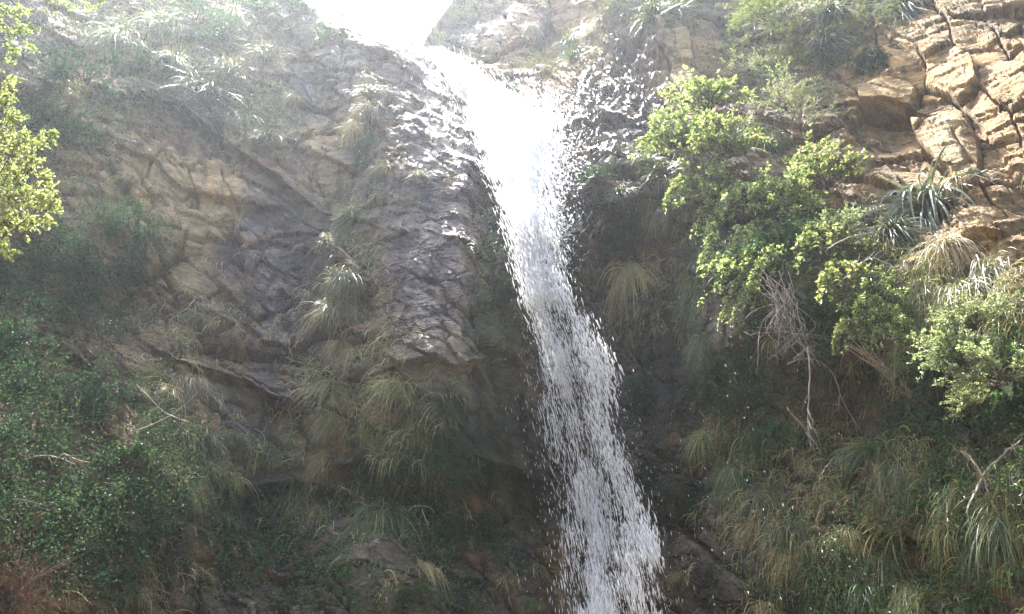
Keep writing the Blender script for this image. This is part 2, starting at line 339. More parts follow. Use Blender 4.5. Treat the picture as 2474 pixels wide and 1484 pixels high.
# the big jointed blocks of the right-hand rock and the tan faces on the left: centre (px), metres out, lean across and down
BLK = np.array([(1200,80,.12,.1,.1),(1270,50,.2,-.1,.15),(1250,150,-.05,.1,-.1),(1350,120,-.12,.1,-.2),(1420,60,.12,.1,.1),(1330,220,.15,-.15,.1),(1560,150,.10,-.2,.1),(1640,120,.22,.1,.2),(1600,230,.05,-.1,.2),(1690,230,.16,.1,.1),(1720,120,-.05,0,0),(1560,300,.08,-.1,.1),(1660,330,.0,.1,-.1),(1520,60,.18,-.1,.1),
 (2150,330,-.22,.05,-.30),(2160,225,.12,0,.10),(2290,175,.20,.10,.15),(2300,365,.30,-.05,.25),(2010,250,.05,-.15,.0),(2390,290,.02,.1,.1),(2440,210,.16,.15,-.1),(2350,80,.05,-.1,.1),(2250,80,-.04,.1,-.1),(2450,60,.14,.0,.2),
 (2450,480,.20,.15,.1),(1955,400,.0,.2,.1),(2060,400,.06,-.1,.15),(2420,400,.10,.1,-.1),(2250,290,-.02,.1,-.1),(2090,140,-.05,-.1,.1),(2180,150,.06,.0,.1),(2380,520,.12,-.1,.1),(2530,330,.1,0,0),(2530,160,.15,0,0),(2100,460,-.02,.1,.1),(1900,330,-.08,.1,0),(2230,440,-.08,0,-.1),
 (440,330,-.20,.0,-.3),(300,370,.10,.1,.1),(400,450,.06,-.15,.1),(520,460,-.03,.1,.15),(240,270,.10,.1,0),(330,240,.05,0,.1),(480,290,.12,.1,.1),(600,470,.06,.1,-.1),(260,470,.05,-.1,.1),(460,560,.10,.1,.1),(560,360,-.15,.1,-.2),(600,570,-.03,.1,.1),(360,620,.08,-.1,.1),(180,400,.0,0,0),(640,380,.0,0,0)])
bm = blocky > 0.01; bx = wx[bm]+fbm(wob[bm], 60, 2, 53)*10; by = wy[bm]; ca, sa = math.cos(R(38)), math.sin(R(38))
q0 = np.full(bm.sum(), 1e9); q1 = q0.copy(); qv = np.zeros(bm.sum())
for sx_, sy_, so, tx, ty in BLK:
    u = ((bx-sx_)*ca+(by-sy_)*sa)/1.45; v = -(bx-sx_)*sa+(by-sy_)*ca; dq = np.maximum(np.hypot(u, v), np.abs(v)*1.12); mm = dq < q0
    q1 = np.where(mm, q0, np.minimum(q1, dq)); q0 = np.where(mm, dq, q0); qv = np.where(mm, so+tx*(bx-sx_)/100-ty*(by-sy_)/100, qv)
f5 = np.zeros(len(px)); ed_ = np.clip((q1-q0)/7, 0, 1); f5[bm] = qv-(1-ed_**0.7)*0.16
c5 = np.zeros(len(px)); c5[bm] = 1-ed_
disp = (f1*0.26*(1-blocky)+f2*0.17*(1-0.6*blocky))*rocky*smoothz*(1-0.65*slab)+f5*blocky*0.9+f3*0.10*rocky*rough_var*smoothz*(1-0.72*blocky)+f4*0.038*rough_var*(1-0.6*blocky)+fbm(P, 1.6, 5, 90)*0.06*(1-0.5*blocky)
# wet rock: water-worn flutes running down the face
sg = np.where(px > 1320, -0.5, 0.45); flow = np.stack([P[:, 0]*1.0+P[:, 2]*sg, P[:, 1]*0.3, P[:, 2]*0.28], 1)
ridge = 1-np.abs(fbm(flow, 0.16, 3, 97)); ridge2 = 1-np.abs(fbm(flow*1.0+5, 0.42, 3, 98)); spur = np.clip(zone([(1480,200,100,190,18,1.1),(1400,500,100,90,-30,1)], jx, jy), 0, 1); butt = np.clip(zone([(1010,480,130,420,-5,1.2)], jx, jy), 0, 1); disp -= butt*0.6*(f3*0.10*rough_var*rocky*smoothz+f4*0.038*rough_var); vert = np.stack([P[:, 0], P[:, 1]*0.5, P[:, 2]*0.22], 1); disp -= butt*0.62*(f1*0.26+f2*0.17)*rocky*smoothz*(1-0.65*slab); disp += butt*(0.085*fbm(vert, 0.55, 4, 99)+0.035*fbm(P, 0.5, 4, 100)); disp += np.clip(wet, 0, 1)*(ridge-0.6)*np.where(px < 1300, 0.025, 0.09)+spur*((ridge2-0.6)*0.34+(ridge-0.6)*0.12)
edge = sstep(0, 0.02, np.repeat(t_, NC)); disp *= 0.25+0.75*edge
P2 = P+N0*disp[:, None]
G3 = P2.reshape(NR, NC, 3)
# the plateau behind the rim
back = []
for k in range(1, 13):
    r = G3[0].copy(); r[:, 1] += 0.35*k**1.7; r[:, 2] += -0.02*k**1.6+0.12*np.array(vnoise(r, 1.5, 5)); back.append(r)
Gall = np.concatenate([np.array(back)[::-1], G3], 0); NRA = NR+12

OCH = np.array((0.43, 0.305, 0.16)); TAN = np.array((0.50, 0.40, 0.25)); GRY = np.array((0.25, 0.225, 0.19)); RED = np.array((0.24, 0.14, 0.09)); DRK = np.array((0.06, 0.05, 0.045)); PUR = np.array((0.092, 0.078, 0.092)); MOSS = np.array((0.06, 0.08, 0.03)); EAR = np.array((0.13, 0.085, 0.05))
col = np.tile(GRY*0.8, (len(px), 1))
nb = fbm(P, 2.2, 4, 101)
col = col+(OCH-col)*(0.35*np.clip(0.5+nb, 0, 1))[:, None]
def paint(c, zs, amt=1.0, soft=1.0):
    global col
    m = (zone(zs, jx, jy, soft)*amt)[:, None]; col = col+(c-col)*m
paint(OCH, [(2300,250,360,290,0,1.1),(1950,400,110,90,0,.8),(400,470,230,120,25,.75),(260,130,45,130,10,.6),(1320,110,200,140,0,.95),(1640,200,130,160,0,.95),(2430,600,120,70,0,.9),(1340,1380,40,110,0,.8)])
paint(TAN, [(440,480,190,110,15,.95),(330,640,140,80,20,.9),(270,200,50,150,5,.6),(780,350,80,110,0,.7),(1120,820,80,70,0,.7),(1640,150,120,120,0,.5),(2300,360,80,55,0,.9),(560,900,110,25,25,.8),(650,970,70,22,25,.9),(840,280,70,30,-30,.5)])
paint(RED, [(370,300,40,90,0,.8),(610,420,80,50,20,.6),(1290,70,90,70,0,.6),(1560,120,60,60,0,.5),(80,1420,130,140,0,.6),(2440,1400,140,120,0,.7),(2000,1100,60,200,-15,.7),(1060,590,90,60,0,.35),(1580,650,60,160,0,.6),(2400,380,50,40,0,.5)])
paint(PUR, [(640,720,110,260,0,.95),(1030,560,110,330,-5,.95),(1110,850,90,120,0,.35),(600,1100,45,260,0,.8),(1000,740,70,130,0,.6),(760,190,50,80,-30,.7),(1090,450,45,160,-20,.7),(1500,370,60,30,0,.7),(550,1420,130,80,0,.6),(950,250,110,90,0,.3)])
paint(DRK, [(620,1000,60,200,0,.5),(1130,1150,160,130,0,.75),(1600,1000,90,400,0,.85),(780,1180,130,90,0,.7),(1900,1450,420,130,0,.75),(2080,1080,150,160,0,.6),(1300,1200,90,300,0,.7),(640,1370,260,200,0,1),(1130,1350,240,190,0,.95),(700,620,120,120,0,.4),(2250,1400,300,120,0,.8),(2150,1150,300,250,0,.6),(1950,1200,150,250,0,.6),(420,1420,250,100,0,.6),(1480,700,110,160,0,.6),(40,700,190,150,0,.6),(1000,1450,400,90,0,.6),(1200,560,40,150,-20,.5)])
paint(MOSS, [(1190,720,45,150,0,.7),(1150,450,40,90,-30,.55),(1050,1100,170,120,0,.45),(1450,1250,80,260,0,.4),(1230,1050,60,220,0,.4),(330,200,120,160,0,.4),(700,1000,160,50,25,.3)])
paint(EAR, [(130,1150,350,450,0,.8),(2200,1250,350,240,0,.6),(480,60,330,130,0,.5),(1900,120,150,160,0,.5)])
hv = (h01(h1, 21)*0.35+h01(h2, 22)*0.35+h01(h3, 23)*0.3); col = col*(0.72+0.56*hv)[:, None]
dirt = np.clip(c5*0.5+c2*0.35+c3*0.25+c1*0.4, 0, 0.6)[:, None]; col = col*(1-dirt)+np.array((0.07, 0.045, 0.03))*dirt
col = col.mean(1, keepdims=True)+(col-col.mean(1, keepdims=True))*1.25; col = np.clip(col*0.74*(1-0.35*np.clip(wet, 0, 1))[:, None], 0.012, 0.8)
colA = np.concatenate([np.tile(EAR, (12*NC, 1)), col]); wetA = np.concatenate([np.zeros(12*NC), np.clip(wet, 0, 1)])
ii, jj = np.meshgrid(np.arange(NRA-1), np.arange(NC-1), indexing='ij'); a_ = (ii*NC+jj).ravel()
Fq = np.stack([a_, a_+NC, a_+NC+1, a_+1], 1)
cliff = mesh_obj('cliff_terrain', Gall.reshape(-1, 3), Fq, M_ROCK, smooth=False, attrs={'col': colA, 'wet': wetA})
tag(cliff, kind='structure')
print('cliff', time.time()-T0)

# where things stand: survey of the finished rock face
SUB = 2
S3 = G3[::SUB, ::SUB].reshape(-1, 3); SX, SY = proj(S3); SD = np.linalg.norm(S3-CAM, axis=1)
SN = grid_normals(blur(G3, 5)); SN = (SN*(1 if (SN*(CAM-G3)).sum() > 0 else -1))[::SUB, ::SUB].reshape(-1, 3)
def spot(x, y):
    d = np.hypot(SX-x, SY-y); near = np.where(d < 9)[0]
    if len(near) == 0: near = np.array([d.argmin()])
    k = near[SD[near].argmin()]; return S3[k].copy(), SN[k].copy(), SD[k]
def mpp(dist): return dist*2*TH/PW*0.93     # metres per surveyed pixel

# ground under the cliff
gxs = np.linspace(-60, 60, 61); gys = np.linspace(-40, 80, 61); GXX, GYY = np.meshgrid(gxs, gys)
gp = np.stack([GXX.ravel(), GYY.ravel(), 0*GXX.ravel()], 1); gp[:, 2] = vnoise(gp, 4, 9)*0.12+np.abs(gp[:, 0])*0.03
k_ = (np.arange(60)[:, None]*61+np.arange(60)[None]).ravel()
M_GROUND = plain_material('streambed_gravel', (0.2, 0.17, 0.13), 0.9, 0.4, 5)
tag(mesh_obj('ground', gp, np.stack([k_, k_+1, k_+62, k_+61], 1), M_GROUND, smooth=True), kind='structure')
# unseen gorge wall behind the viewer, added to darken the lower cliff
an = np.linspace(R(-70), R(250), 90); hh = np.linspace(0, 1, 26); A2, H2 = np.meshgrid(an, hh, indexing='ij')
rad = 16+H2*7; ow = np.stack([np.cos(A2)*rad*1.15, 3-np.sin(A2+0.0)*rad*0.9, H2*19-0.5], -1).reshape(-1, 3)
m_ = ow[:, 1] > 4; ow[:, 2] -= 0
ow += np.stack([fbm(ow, 5, 4, 601), fbm(ow, 5, 4, 602), fbm(ow, 5, 4, 603)], 1)*1.6
a_ = (np.arange(89)[:, None]*26+np.arange(25)[None]).ravel(); sel = ow[a_][:, 1] < 3.0
tag(mesh_obj('sky_blocking_hillside', ow, np.stack([a_, a_+1, a_+27, a_+26], 1)[sel], plain_material('sky_blocking_green', (0.05, 0.055, 0.03), 0.9, 0.5, 0.8), smooth=True), kind='structure')
# ------------------------------------------------------------------ plants: shapes
GREEN = [(0.0, (0.035, 0.07, 0.018)), (0.45, (0.07, 0.12, 0.03)), (0.8, (0.13, 0.17, 0.045)), (1.0, (0.24, 0.22, 0.09))]
M_GRASS = leaf_material('grass_blades', [(0.0, (0.055, 0.09, 0.028)), (0.4, (0.12, 0.16, 0.055)), (0.6, (0.24, 0.23, 0.11)), (1.0, (0.44, 0.36, 0.2))], 0.3)
M_GRASSG = leaf_material('green_grass_blades', [(0.0, (0.03, 0.06, 0.028)), (0.5, (0.07, 0.11, 0.045)), (0.75, (0.14, 0.16, 0.07)), (1.0, (0.32, 0.27, 0.15))], 0.3)
M_STRAW = leaf_material('straw_blades', [(0.0, (0.14, 0.13, 0.05)), (0.4, (0.26, 0.21, 0.10)), (1.0, (0.44, 0.35, 0.2))], 0.25)
M_ROSET = leaf_material('rosette_leaves', [(0.0, (0.06, 0.085, 0.055)), (0.6, (0.14, 0.165, 0.115)), (1.0, (0.32, 0.31, 0.23))], 0.12, 0.55, 0.2, 0.3)
M_DEADL = leaf_material('dead_leaves', [(0.0, (0.10, 0.06, 0.03)), (0.5, (0.2, 0.13, 0.07)), (1.0, (0.34, 0.25, 0.15))], 0.15, 0.8, 0.2, 0.2)
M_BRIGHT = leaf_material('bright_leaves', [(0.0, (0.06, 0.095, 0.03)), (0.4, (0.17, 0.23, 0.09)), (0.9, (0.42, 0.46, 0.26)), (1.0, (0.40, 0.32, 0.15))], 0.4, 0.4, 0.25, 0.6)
M_FRONT = leaf_material('sun_painted_front_leaves', [(0.0, (0.10, 0.15, 0.045)), (0.5, (0.22, 0.27, 0.11)), (1.0, (0.44, 0.47, 0.28))], 0.45, 0.35, 0.05, 0.7)  # near-white tones put the sun's glare into the leaf colour
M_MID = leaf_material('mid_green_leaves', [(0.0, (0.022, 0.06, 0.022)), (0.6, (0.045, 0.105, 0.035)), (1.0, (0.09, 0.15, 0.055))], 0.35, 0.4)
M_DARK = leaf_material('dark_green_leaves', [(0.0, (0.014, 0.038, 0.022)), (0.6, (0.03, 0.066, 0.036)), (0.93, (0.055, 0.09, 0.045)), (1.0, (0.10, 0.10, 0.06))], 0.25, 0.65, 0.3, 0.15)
M_SILV = leaf_material('silver_leaves', [(0.0, (0.13, 0.16, 0.09)), (0.6, (0.24, 0.27, 0.17)), (1.0, (0.42, 0.43, 0.32))], 0.3, 0.6)
M_PALE = leaf_material('pale_leaves', [(0.0, (0.10, 0.13, 0.07)), (0.6, (0.20, 0.24, 0.14)), (1.0, (0.40, 0.43, 0.30))], 0.35, 0.4, 0.15, 0.6)
M_YELG = leaf_material('feathery_leaves', [(0.0, (0.08, 0.11, 0.03)), (0.6, (0.15, 0.18, 0.06)), (1.0, (0.26, 0.27, 0.11))], 0.35, 0.6)
M_PETAL = leaf_material('white_petals', [(0.0, (0.6, 0.6, 0.5)), (1.0, (0.8, 0.8, 0.7))], 0.4, 0.6, 0.05)
M_TWIG = plain_material('twig_bark', (0.07, 0.055, 0.04), 0.85, 0.35, 30)
M_GREYW = plain_material('grey_dead_wood', (0.27, 0.23, 0.19), 0.8, 0.3, 25)
M_REDW = plain_material('reddish_twigs', (0.12, 0.06, 0.045), 0.8, 0.3, 25)

def unit(v): return v/(np.linalg.norm(v, axis=-1, keepdims=True)+1e-9)
def join(parts):
    """[(V, F)] -> one (V, F)"""
    Vs, Fs, n = [], [], 0
    for v, f in parts: Vs.append(v); Fs.append(f+n); n += len(v)
    return np.concatenate(Vs), np.concatenate(Fs)
def blades(r, o, d0, L, W, droop, segs=5, side=0.0, vee=0.0, grav=(0, 0, -1)):
    """curved tapering blades: o, d0 (n,3), L, W, droop (n,)"""
    n = len(o); t = np.linspace(0, 1, segs+1)[None, :, None]; g = np.array(grav, float)
    curl = unit(r.normal(size=(n, 3)))*side
    L_ = L[:, None, None]; p = o[:, None]+L_*(d0[:, None]*(t-0.3*droop[:, None, None]*t*t)+g*(droop[:, None, None]*t*t)+curl[:, None]*t*t)
    tan = unit(np.gradient(p, axis=1)); s = unit(np.cross(tan, unit(r.normal(size=(n, 3))*0.5+np.array([0, -1.0, 0.3]))[:, None]))
    wd = (W[:, None, None])*np.clip(1.02-t**2.2, 0.06, 1)*np.minimum(1, 0.55+t*2)
    a = p-s*wd/2; b = p+s*wd/2; m = segs+1
    if vee > 0:
        up = unit(np.cross(s, tan)); c = p-up*wd*vee
        V = np.stack([a, c, b], 2).reshape(n, m*3, 3); F = []
        for k in range(segs):
            for q in (0, 1): F.append([k*3+q, k*3+q+1, (k+1)*3+q+1, (k+1)*3+q])
        st = m*3
    else:
        V = np.stack([a, b], 2).reshape(n, m*2, 3); F = [[k*2, k*2+1, (k+1)*2+1, (k+1)*2] for k in range(segs)]; st = m*2
    F = (np.array(F)[None]+(np.arange(n)*st)[:, None, None]).reshape(-1, 4)
    return V.reshape(-1, 3), F
def leaves(r, p, a, nrm, L, W):
    """pointed leaf folded on its midrib: p base, a axis, nrm face normal"""
    s = unit(np.cross(a, nrm)); nn = unit(np.cross(s, a)); L = L[:, None]; W = W[:, None]
    mid = p+a*L*0.5
    V = np.stack([p, mid-s*W/2+nn*W*0.18, p+a*L-nn*L*0.08, mid+s*W/2+nn*W*0.18], 1).reshape(-1, 3)
    F = np.array([[0, 1, 2, 3]])[None]+(np.arange(len(p))*4)[:, None, None]
    return V, F.reshape(-1, 4)
def tube(pts, r0, r1, k=4):
    pts = np.asarray(pts, float); n = len(pts); tan = unit(np.gradient(pts, axis=0)); ref = np.array([0.3, 0.9, 0.2])
    s = unit(np.cross(tan, ref)); u = np.cross(s, tan); rad = np.linspace(r0, r1, n)[:, None]
    V = np.stack([pts+rad*(math.cos(a)*s+math.sin(a)*u) for a in np.linspace(0, 2*math.pi, k, endpoint=False)], 1).reshape(-1, 3)
    F = [[i*k+j, i*k+(j+1) % k, (i+1)*k+(j+1) % k, (i+1)*k+j] for i in range(n-1) for j in range(k)]
    return V, np.array(F)
def arc(r, o, d, L, droop, n=7, wig=0.04):
    t = np.linspace(0, 1, n)[:, None]; p = o+L*(d*(t-0.3*droop*t*t)+np.array([0, 0, -1])*droop*t*t)
    p = p+np.cumsum(r.normal(size=(n, 3))*wig*L/n**0.5, 0)*np.minimum(1, t*3); return p

def tuft_proto(seed, n, mat, droop=(0.5, 1.1), spread=1.0, width=0.012, up=0.35, length=(0.4, 1.0), root=0.10, segs=6, side=0.25):
    r = np.random.default_rng(seed); o = r.normal(size=(n, 3))*np.array([root, root*0.5, root*0.7])
    d = unit(r.normal(size=(n, 3))*np.array([0.75*spread, 0.45, 0.5*spread])+np.array([0, -0.62, up])); d[:, 1] = -np.abs(d[:, 1])
    V, F = blades(r, o, d, r.uniform(*length, n), width*r.uniform(0.6, 1.3, n), r.uniform(*droop, n), segs, side)
    return [('blades', V, F, mat)]
def rosette_proto(seed, n=190, dead=130):
    r = np.random.default_rng(seed)
    d = unit(r.normal(size=(n, 3))*np.array([0.8, 0.5, 0.75])+np.array([0, -0.5, 0.15])); d[:, 1] = -np.abs(d[:, 1])-0.05
    V, F = blades(r, r.normal(size=(n, 3))*0.04, unit(d), r.uniform(0.55, 1.0, n), 0.03*r.uniform(0.7, 1.2, n), r.uniform(0.4, 1.1, n), 8, 0.15, 0.3)
    d2 = unit(r.normal(size=(dead, 3))*np.array([0.5, 0.3, 0.3])+np.array([0, -0.3, -0.5]))
    V2, F2 = blades(r, r.normal(size=(dead, 3))*0.06+np.array([0, 0.03, -0.05]), d2, r.uniform(0.45, 0.95, dead), 0.024*r.uniform(0.5, 1.2, dead), r.uniform(0.4, 0.9, dead), 6, 0.3)
    return [('leaves', V, F, M_ROSET), ('dead_leaves', V2, F2, M_DEADL)]
def shrub_proto(seed, mat, nb=14, nt=7, nl=16, ll=0.05, lw=0.5, droop=(0.0, 0.35), up=0.55, wide=0.7, L=(0.5, 0.95), stem=0.012, stemmat=None, flowers=0, spray=0.6):
    r = np.random.default_rng(seed); st = []; LP, LA = [], []; tips = []
    def strew(path, n, t0=0.15):
        t = r.uniform(t0, 1, n); i = t*(len(path)-1); k = np.minimum(i.astype(int), len(path)-2); f = (i-k)[:, None]
        p = path[k]*(1-f)+path[k+1]*f; tg = unit(path[k+1]-path[k]); LP.append(p); LA.append(unit(tg*0.6+unit(r.normal(size=(n, 3)))*0.9+np.array([0, -0.15, 0.2])))
    for b in range(nb):
        d = unit(r.normal(size=3)*np.array([wide, 0.4, 0.45])+np.array([0, -0.5, up])); d[1] = -abs(d[1])
        path = arc(r, r.normal(size=3)*0.03, d, r.uniform(*L), r.uniform(*droop), 7, 0.05); st.append(tube(path, stem, stem*0.35)); strew(path, nl//2, 0.4)
        for q in range(nt):
            k = r.integers(2, 7); dd = unit(unit(path[min(k, 5)+1]-path[min(k, 5)])+unit(r.normal(size=3))*spray)
            tw = arc(r, path[min(k, 6)], dd, r.uniform(0.15, 0.36), r.uniform(*droop), 4, 0.06); st.append(tube(tw, stem*0.4, stem*0.18, 3)); strew(tw, nl); tips.append(tw[-1])
    P_ = np.concatenate(LP); A_ = np.concatenate(LA); n = len(P_)
    l = ll*r.uniform(0.6, 1.25, n); V, F = leaves(r, P_, A_, unit(r.normal(size=(n, 3))*0.7+np.array([0, -0.3, 0.8])), l, l*lw*r.uniform(0.8, 1.2, n))
    SV, SF = join(st); out = [('foliage', V, F, mat), ('stems', SV, SF, stemmat or M_TWIG)]
    if flowers:
        for tp in np.array(tips)[r.choice(len(tips), flowers, replace=False)]:
            q = []
            for k in range(6):
                a = 2*math.pi*k/6; ax = np.array([math.cos(a), -0.35, math.sin(a)]); q.append(leaves(r, tp[None]+np.array([0, -0.02, 0.01]), unit(ax)[None], np.array([[0, -1.0, 0]]), np.array([ll*0.75]), np.array([ll*0.4])))
            FV, FF = join(q); out.append(('flower', FV, FF, M_PETAL))
    return out
PROTO = {}
def proto(kind, k, make):
    PROTO.setdefault(kind, []).append(make)
for k in range(4):
    proto('tuft', k, tuft_proto(100+k, 330, M_GRASS))
    proto('greentuft', k, tuft_proto(110+k, 330, M_GRASSG, (0.4, 1.0)))
    proto('hang', k, tuft_proto(120+k, 250, M_GRASS, (0.7, 1.5), 0.8, 0.009, 0.1, (0.5, 0.95), 0.10, 7))
    proto('greenhang', k, tuft_proto(130+k, 280, M_GRASSG, (0.7, 1.5), 0.8, 0.009, 0.1, (0.5, 0.95), 0.10, 7))
    proto('straw', k, tuft_proto(140+k, 240, M_STRAW, (0.7, 1.4), 0.85, 0.012, 0.15))
    proto('spiky', k, tuft_proto(150+k, 170, M_GRASSG, (0.2, 0.7), 1.1, 0.018, 0.3, (0.5, 1.0), 0.05, 6, 0.08))
    proto('shrub', k, shrub_proto(160+k, M_BRIGHT, 20, 8, 13, 0.088, 0.52))
    proto('lowshrub', k, shrub_proto(170+k, M_BRIGHT, 18, 8, 12, 0.088, 0.52, (0.3, 0.8), 0.1))
    proto('pale', k, shrub_proto(260+k, M_PALE, 26, 9, 15, 0.06, 0.5, (0.0, 0.3), 0.8, 0.6))
    proto('dark', k, shrub_proto(180+k, M_DARK, 20, 9, 20, 0.05, 0.5, (0.2, 0.8), 0.2))
    proto('mid', k, shrub_proto(190+k, M_MID, 20, 9, 20, 0.05, 0.5, (0.1, 0.6), 0.35))
    proto('silver', k, shrub_proto(200+k, M_SILV, 15, 8, 16, 0.05, 0.38, (0, 0.3), 0.5, 0.7, (0.5, 0.95), 0.01, M_GREYW))
    proto('feather', k, shrub_proto(210+k, M_YELG, 22, 10, 26, 0.035, 0.2, (0.1, 0.7), 0.4, 0.45, (0.6, 1.0), 0.007, None, 0, 0.5))
for k in range(3):
    proto('rosette', k, rosette_proto(220+k)); proto('flower', k, shrub_proto(230+k, M_MID, 12, 7, 14, 0.055, 0.5, (0, 0.5), 0.3, flowers=8))
    proto('wisp', k, tuft_proto(240+k, 70, M_STRAW, (0.7, 1.4), 0.8, 0.014, 0.1))
NAMES = {'tuft': ('grass_tuft', 'grass'), 'greentuft': ('grass_tuft', 'grass'), 'hang': ('hanging_grass', 'grass'), 'greenhang': ('hanging_grass', 'grass'), 'straw': ('dry_grass_tuft', 'grass'), 'wisp': ('dry_grass_tuft', 'grass'),
         'spiky': ('spiky_tuft', 'grass'), 'shrub': ('leafy_shrub', 'shrub'), 'lowshrub': ('trailing_shrub', 'shrub'), 'dark': ('green_bush', 'shrub'), 'mid': ('green_bush', 'shrub'), 'silver': ('silver_shrub', 'shrub'), 'pale': ('leafy_shrub', 'shrub'),
         'feather': ('feathery_bush', 'shrub'), 'rosette': ('rosette_plant', 'plant'), 'flower': ('flowering_plant', 'plant')}
GROUPS = {'grass': 'grass tufts growing on the cliff', 'shrub': 'shrubs growing on the cliff', 'plant': 'larger plants on the cliff'}
MESHES = {}
def plant(kind, x, y, size, label, out=0.0, var=None, lean=0.0):
    """size: the plant's reach in surveyed pixels"""
    n = len(PROTO[kind]); k = (var if var is not None else int(rng.integers(n))) % n
    p, nr, dist = spot(x, y); s = size*mpp(dist)*{'grass': 1.0, 'shrub': 1.18 if kind in ('shrub', 'lowshrub', 'pale') else 1.25, 'plant': 1.2}[NAMES[kind][1]]
    if kind in ('shrub', 'lowshrub', 'silver', 'pale'): out += 0.28
    name, cat = NAMES[kind]; parts = PROTO[kind][k]
    ang = math.atan2(nr[0], -nr[1])*0.6+rng.uniform(-0.35, 0.35)
    loc = p-nr*0.02+unit(CAM-p)*out
    single = len(parts) == 1
    if single:
        key = (kind, k, 0)
        if key not in MESHES: o = mesh_obj(name, parts[0][1], parts[0][2], parts[0][3]); MESHES[key] = o.data
        else: o = bpy.data.objects.new(name, MESHES[key]); C.objects.link(o)
    else:
        o = bpy.data.objects.new(name, None); C.objects.link(o); o.empty_display_size = 0.1
        for q, (pn, V, F, m) in enumerate(parts):
            key = (kind, k, q)
            if key not in MESHES: c = mesh_obj(pn, V, F, m, o); MESHES[key] = c.data
            else: c = bpy.data.objects.new(pn, MESHES[key]); C.objects.link(c); c.parent = o
    o.location = loc; o.rotation_euler = (rng.uniform(-0.12, 0.12), lean, ang); o.scale = (s*rng.uniform(0.8, 1.25), s*rng.uniform(0.8, 1.2), s*rng.uniform(0.75, 1.2))
    tag(o, label, cat, GROUPS[cat], 'thing'); return o

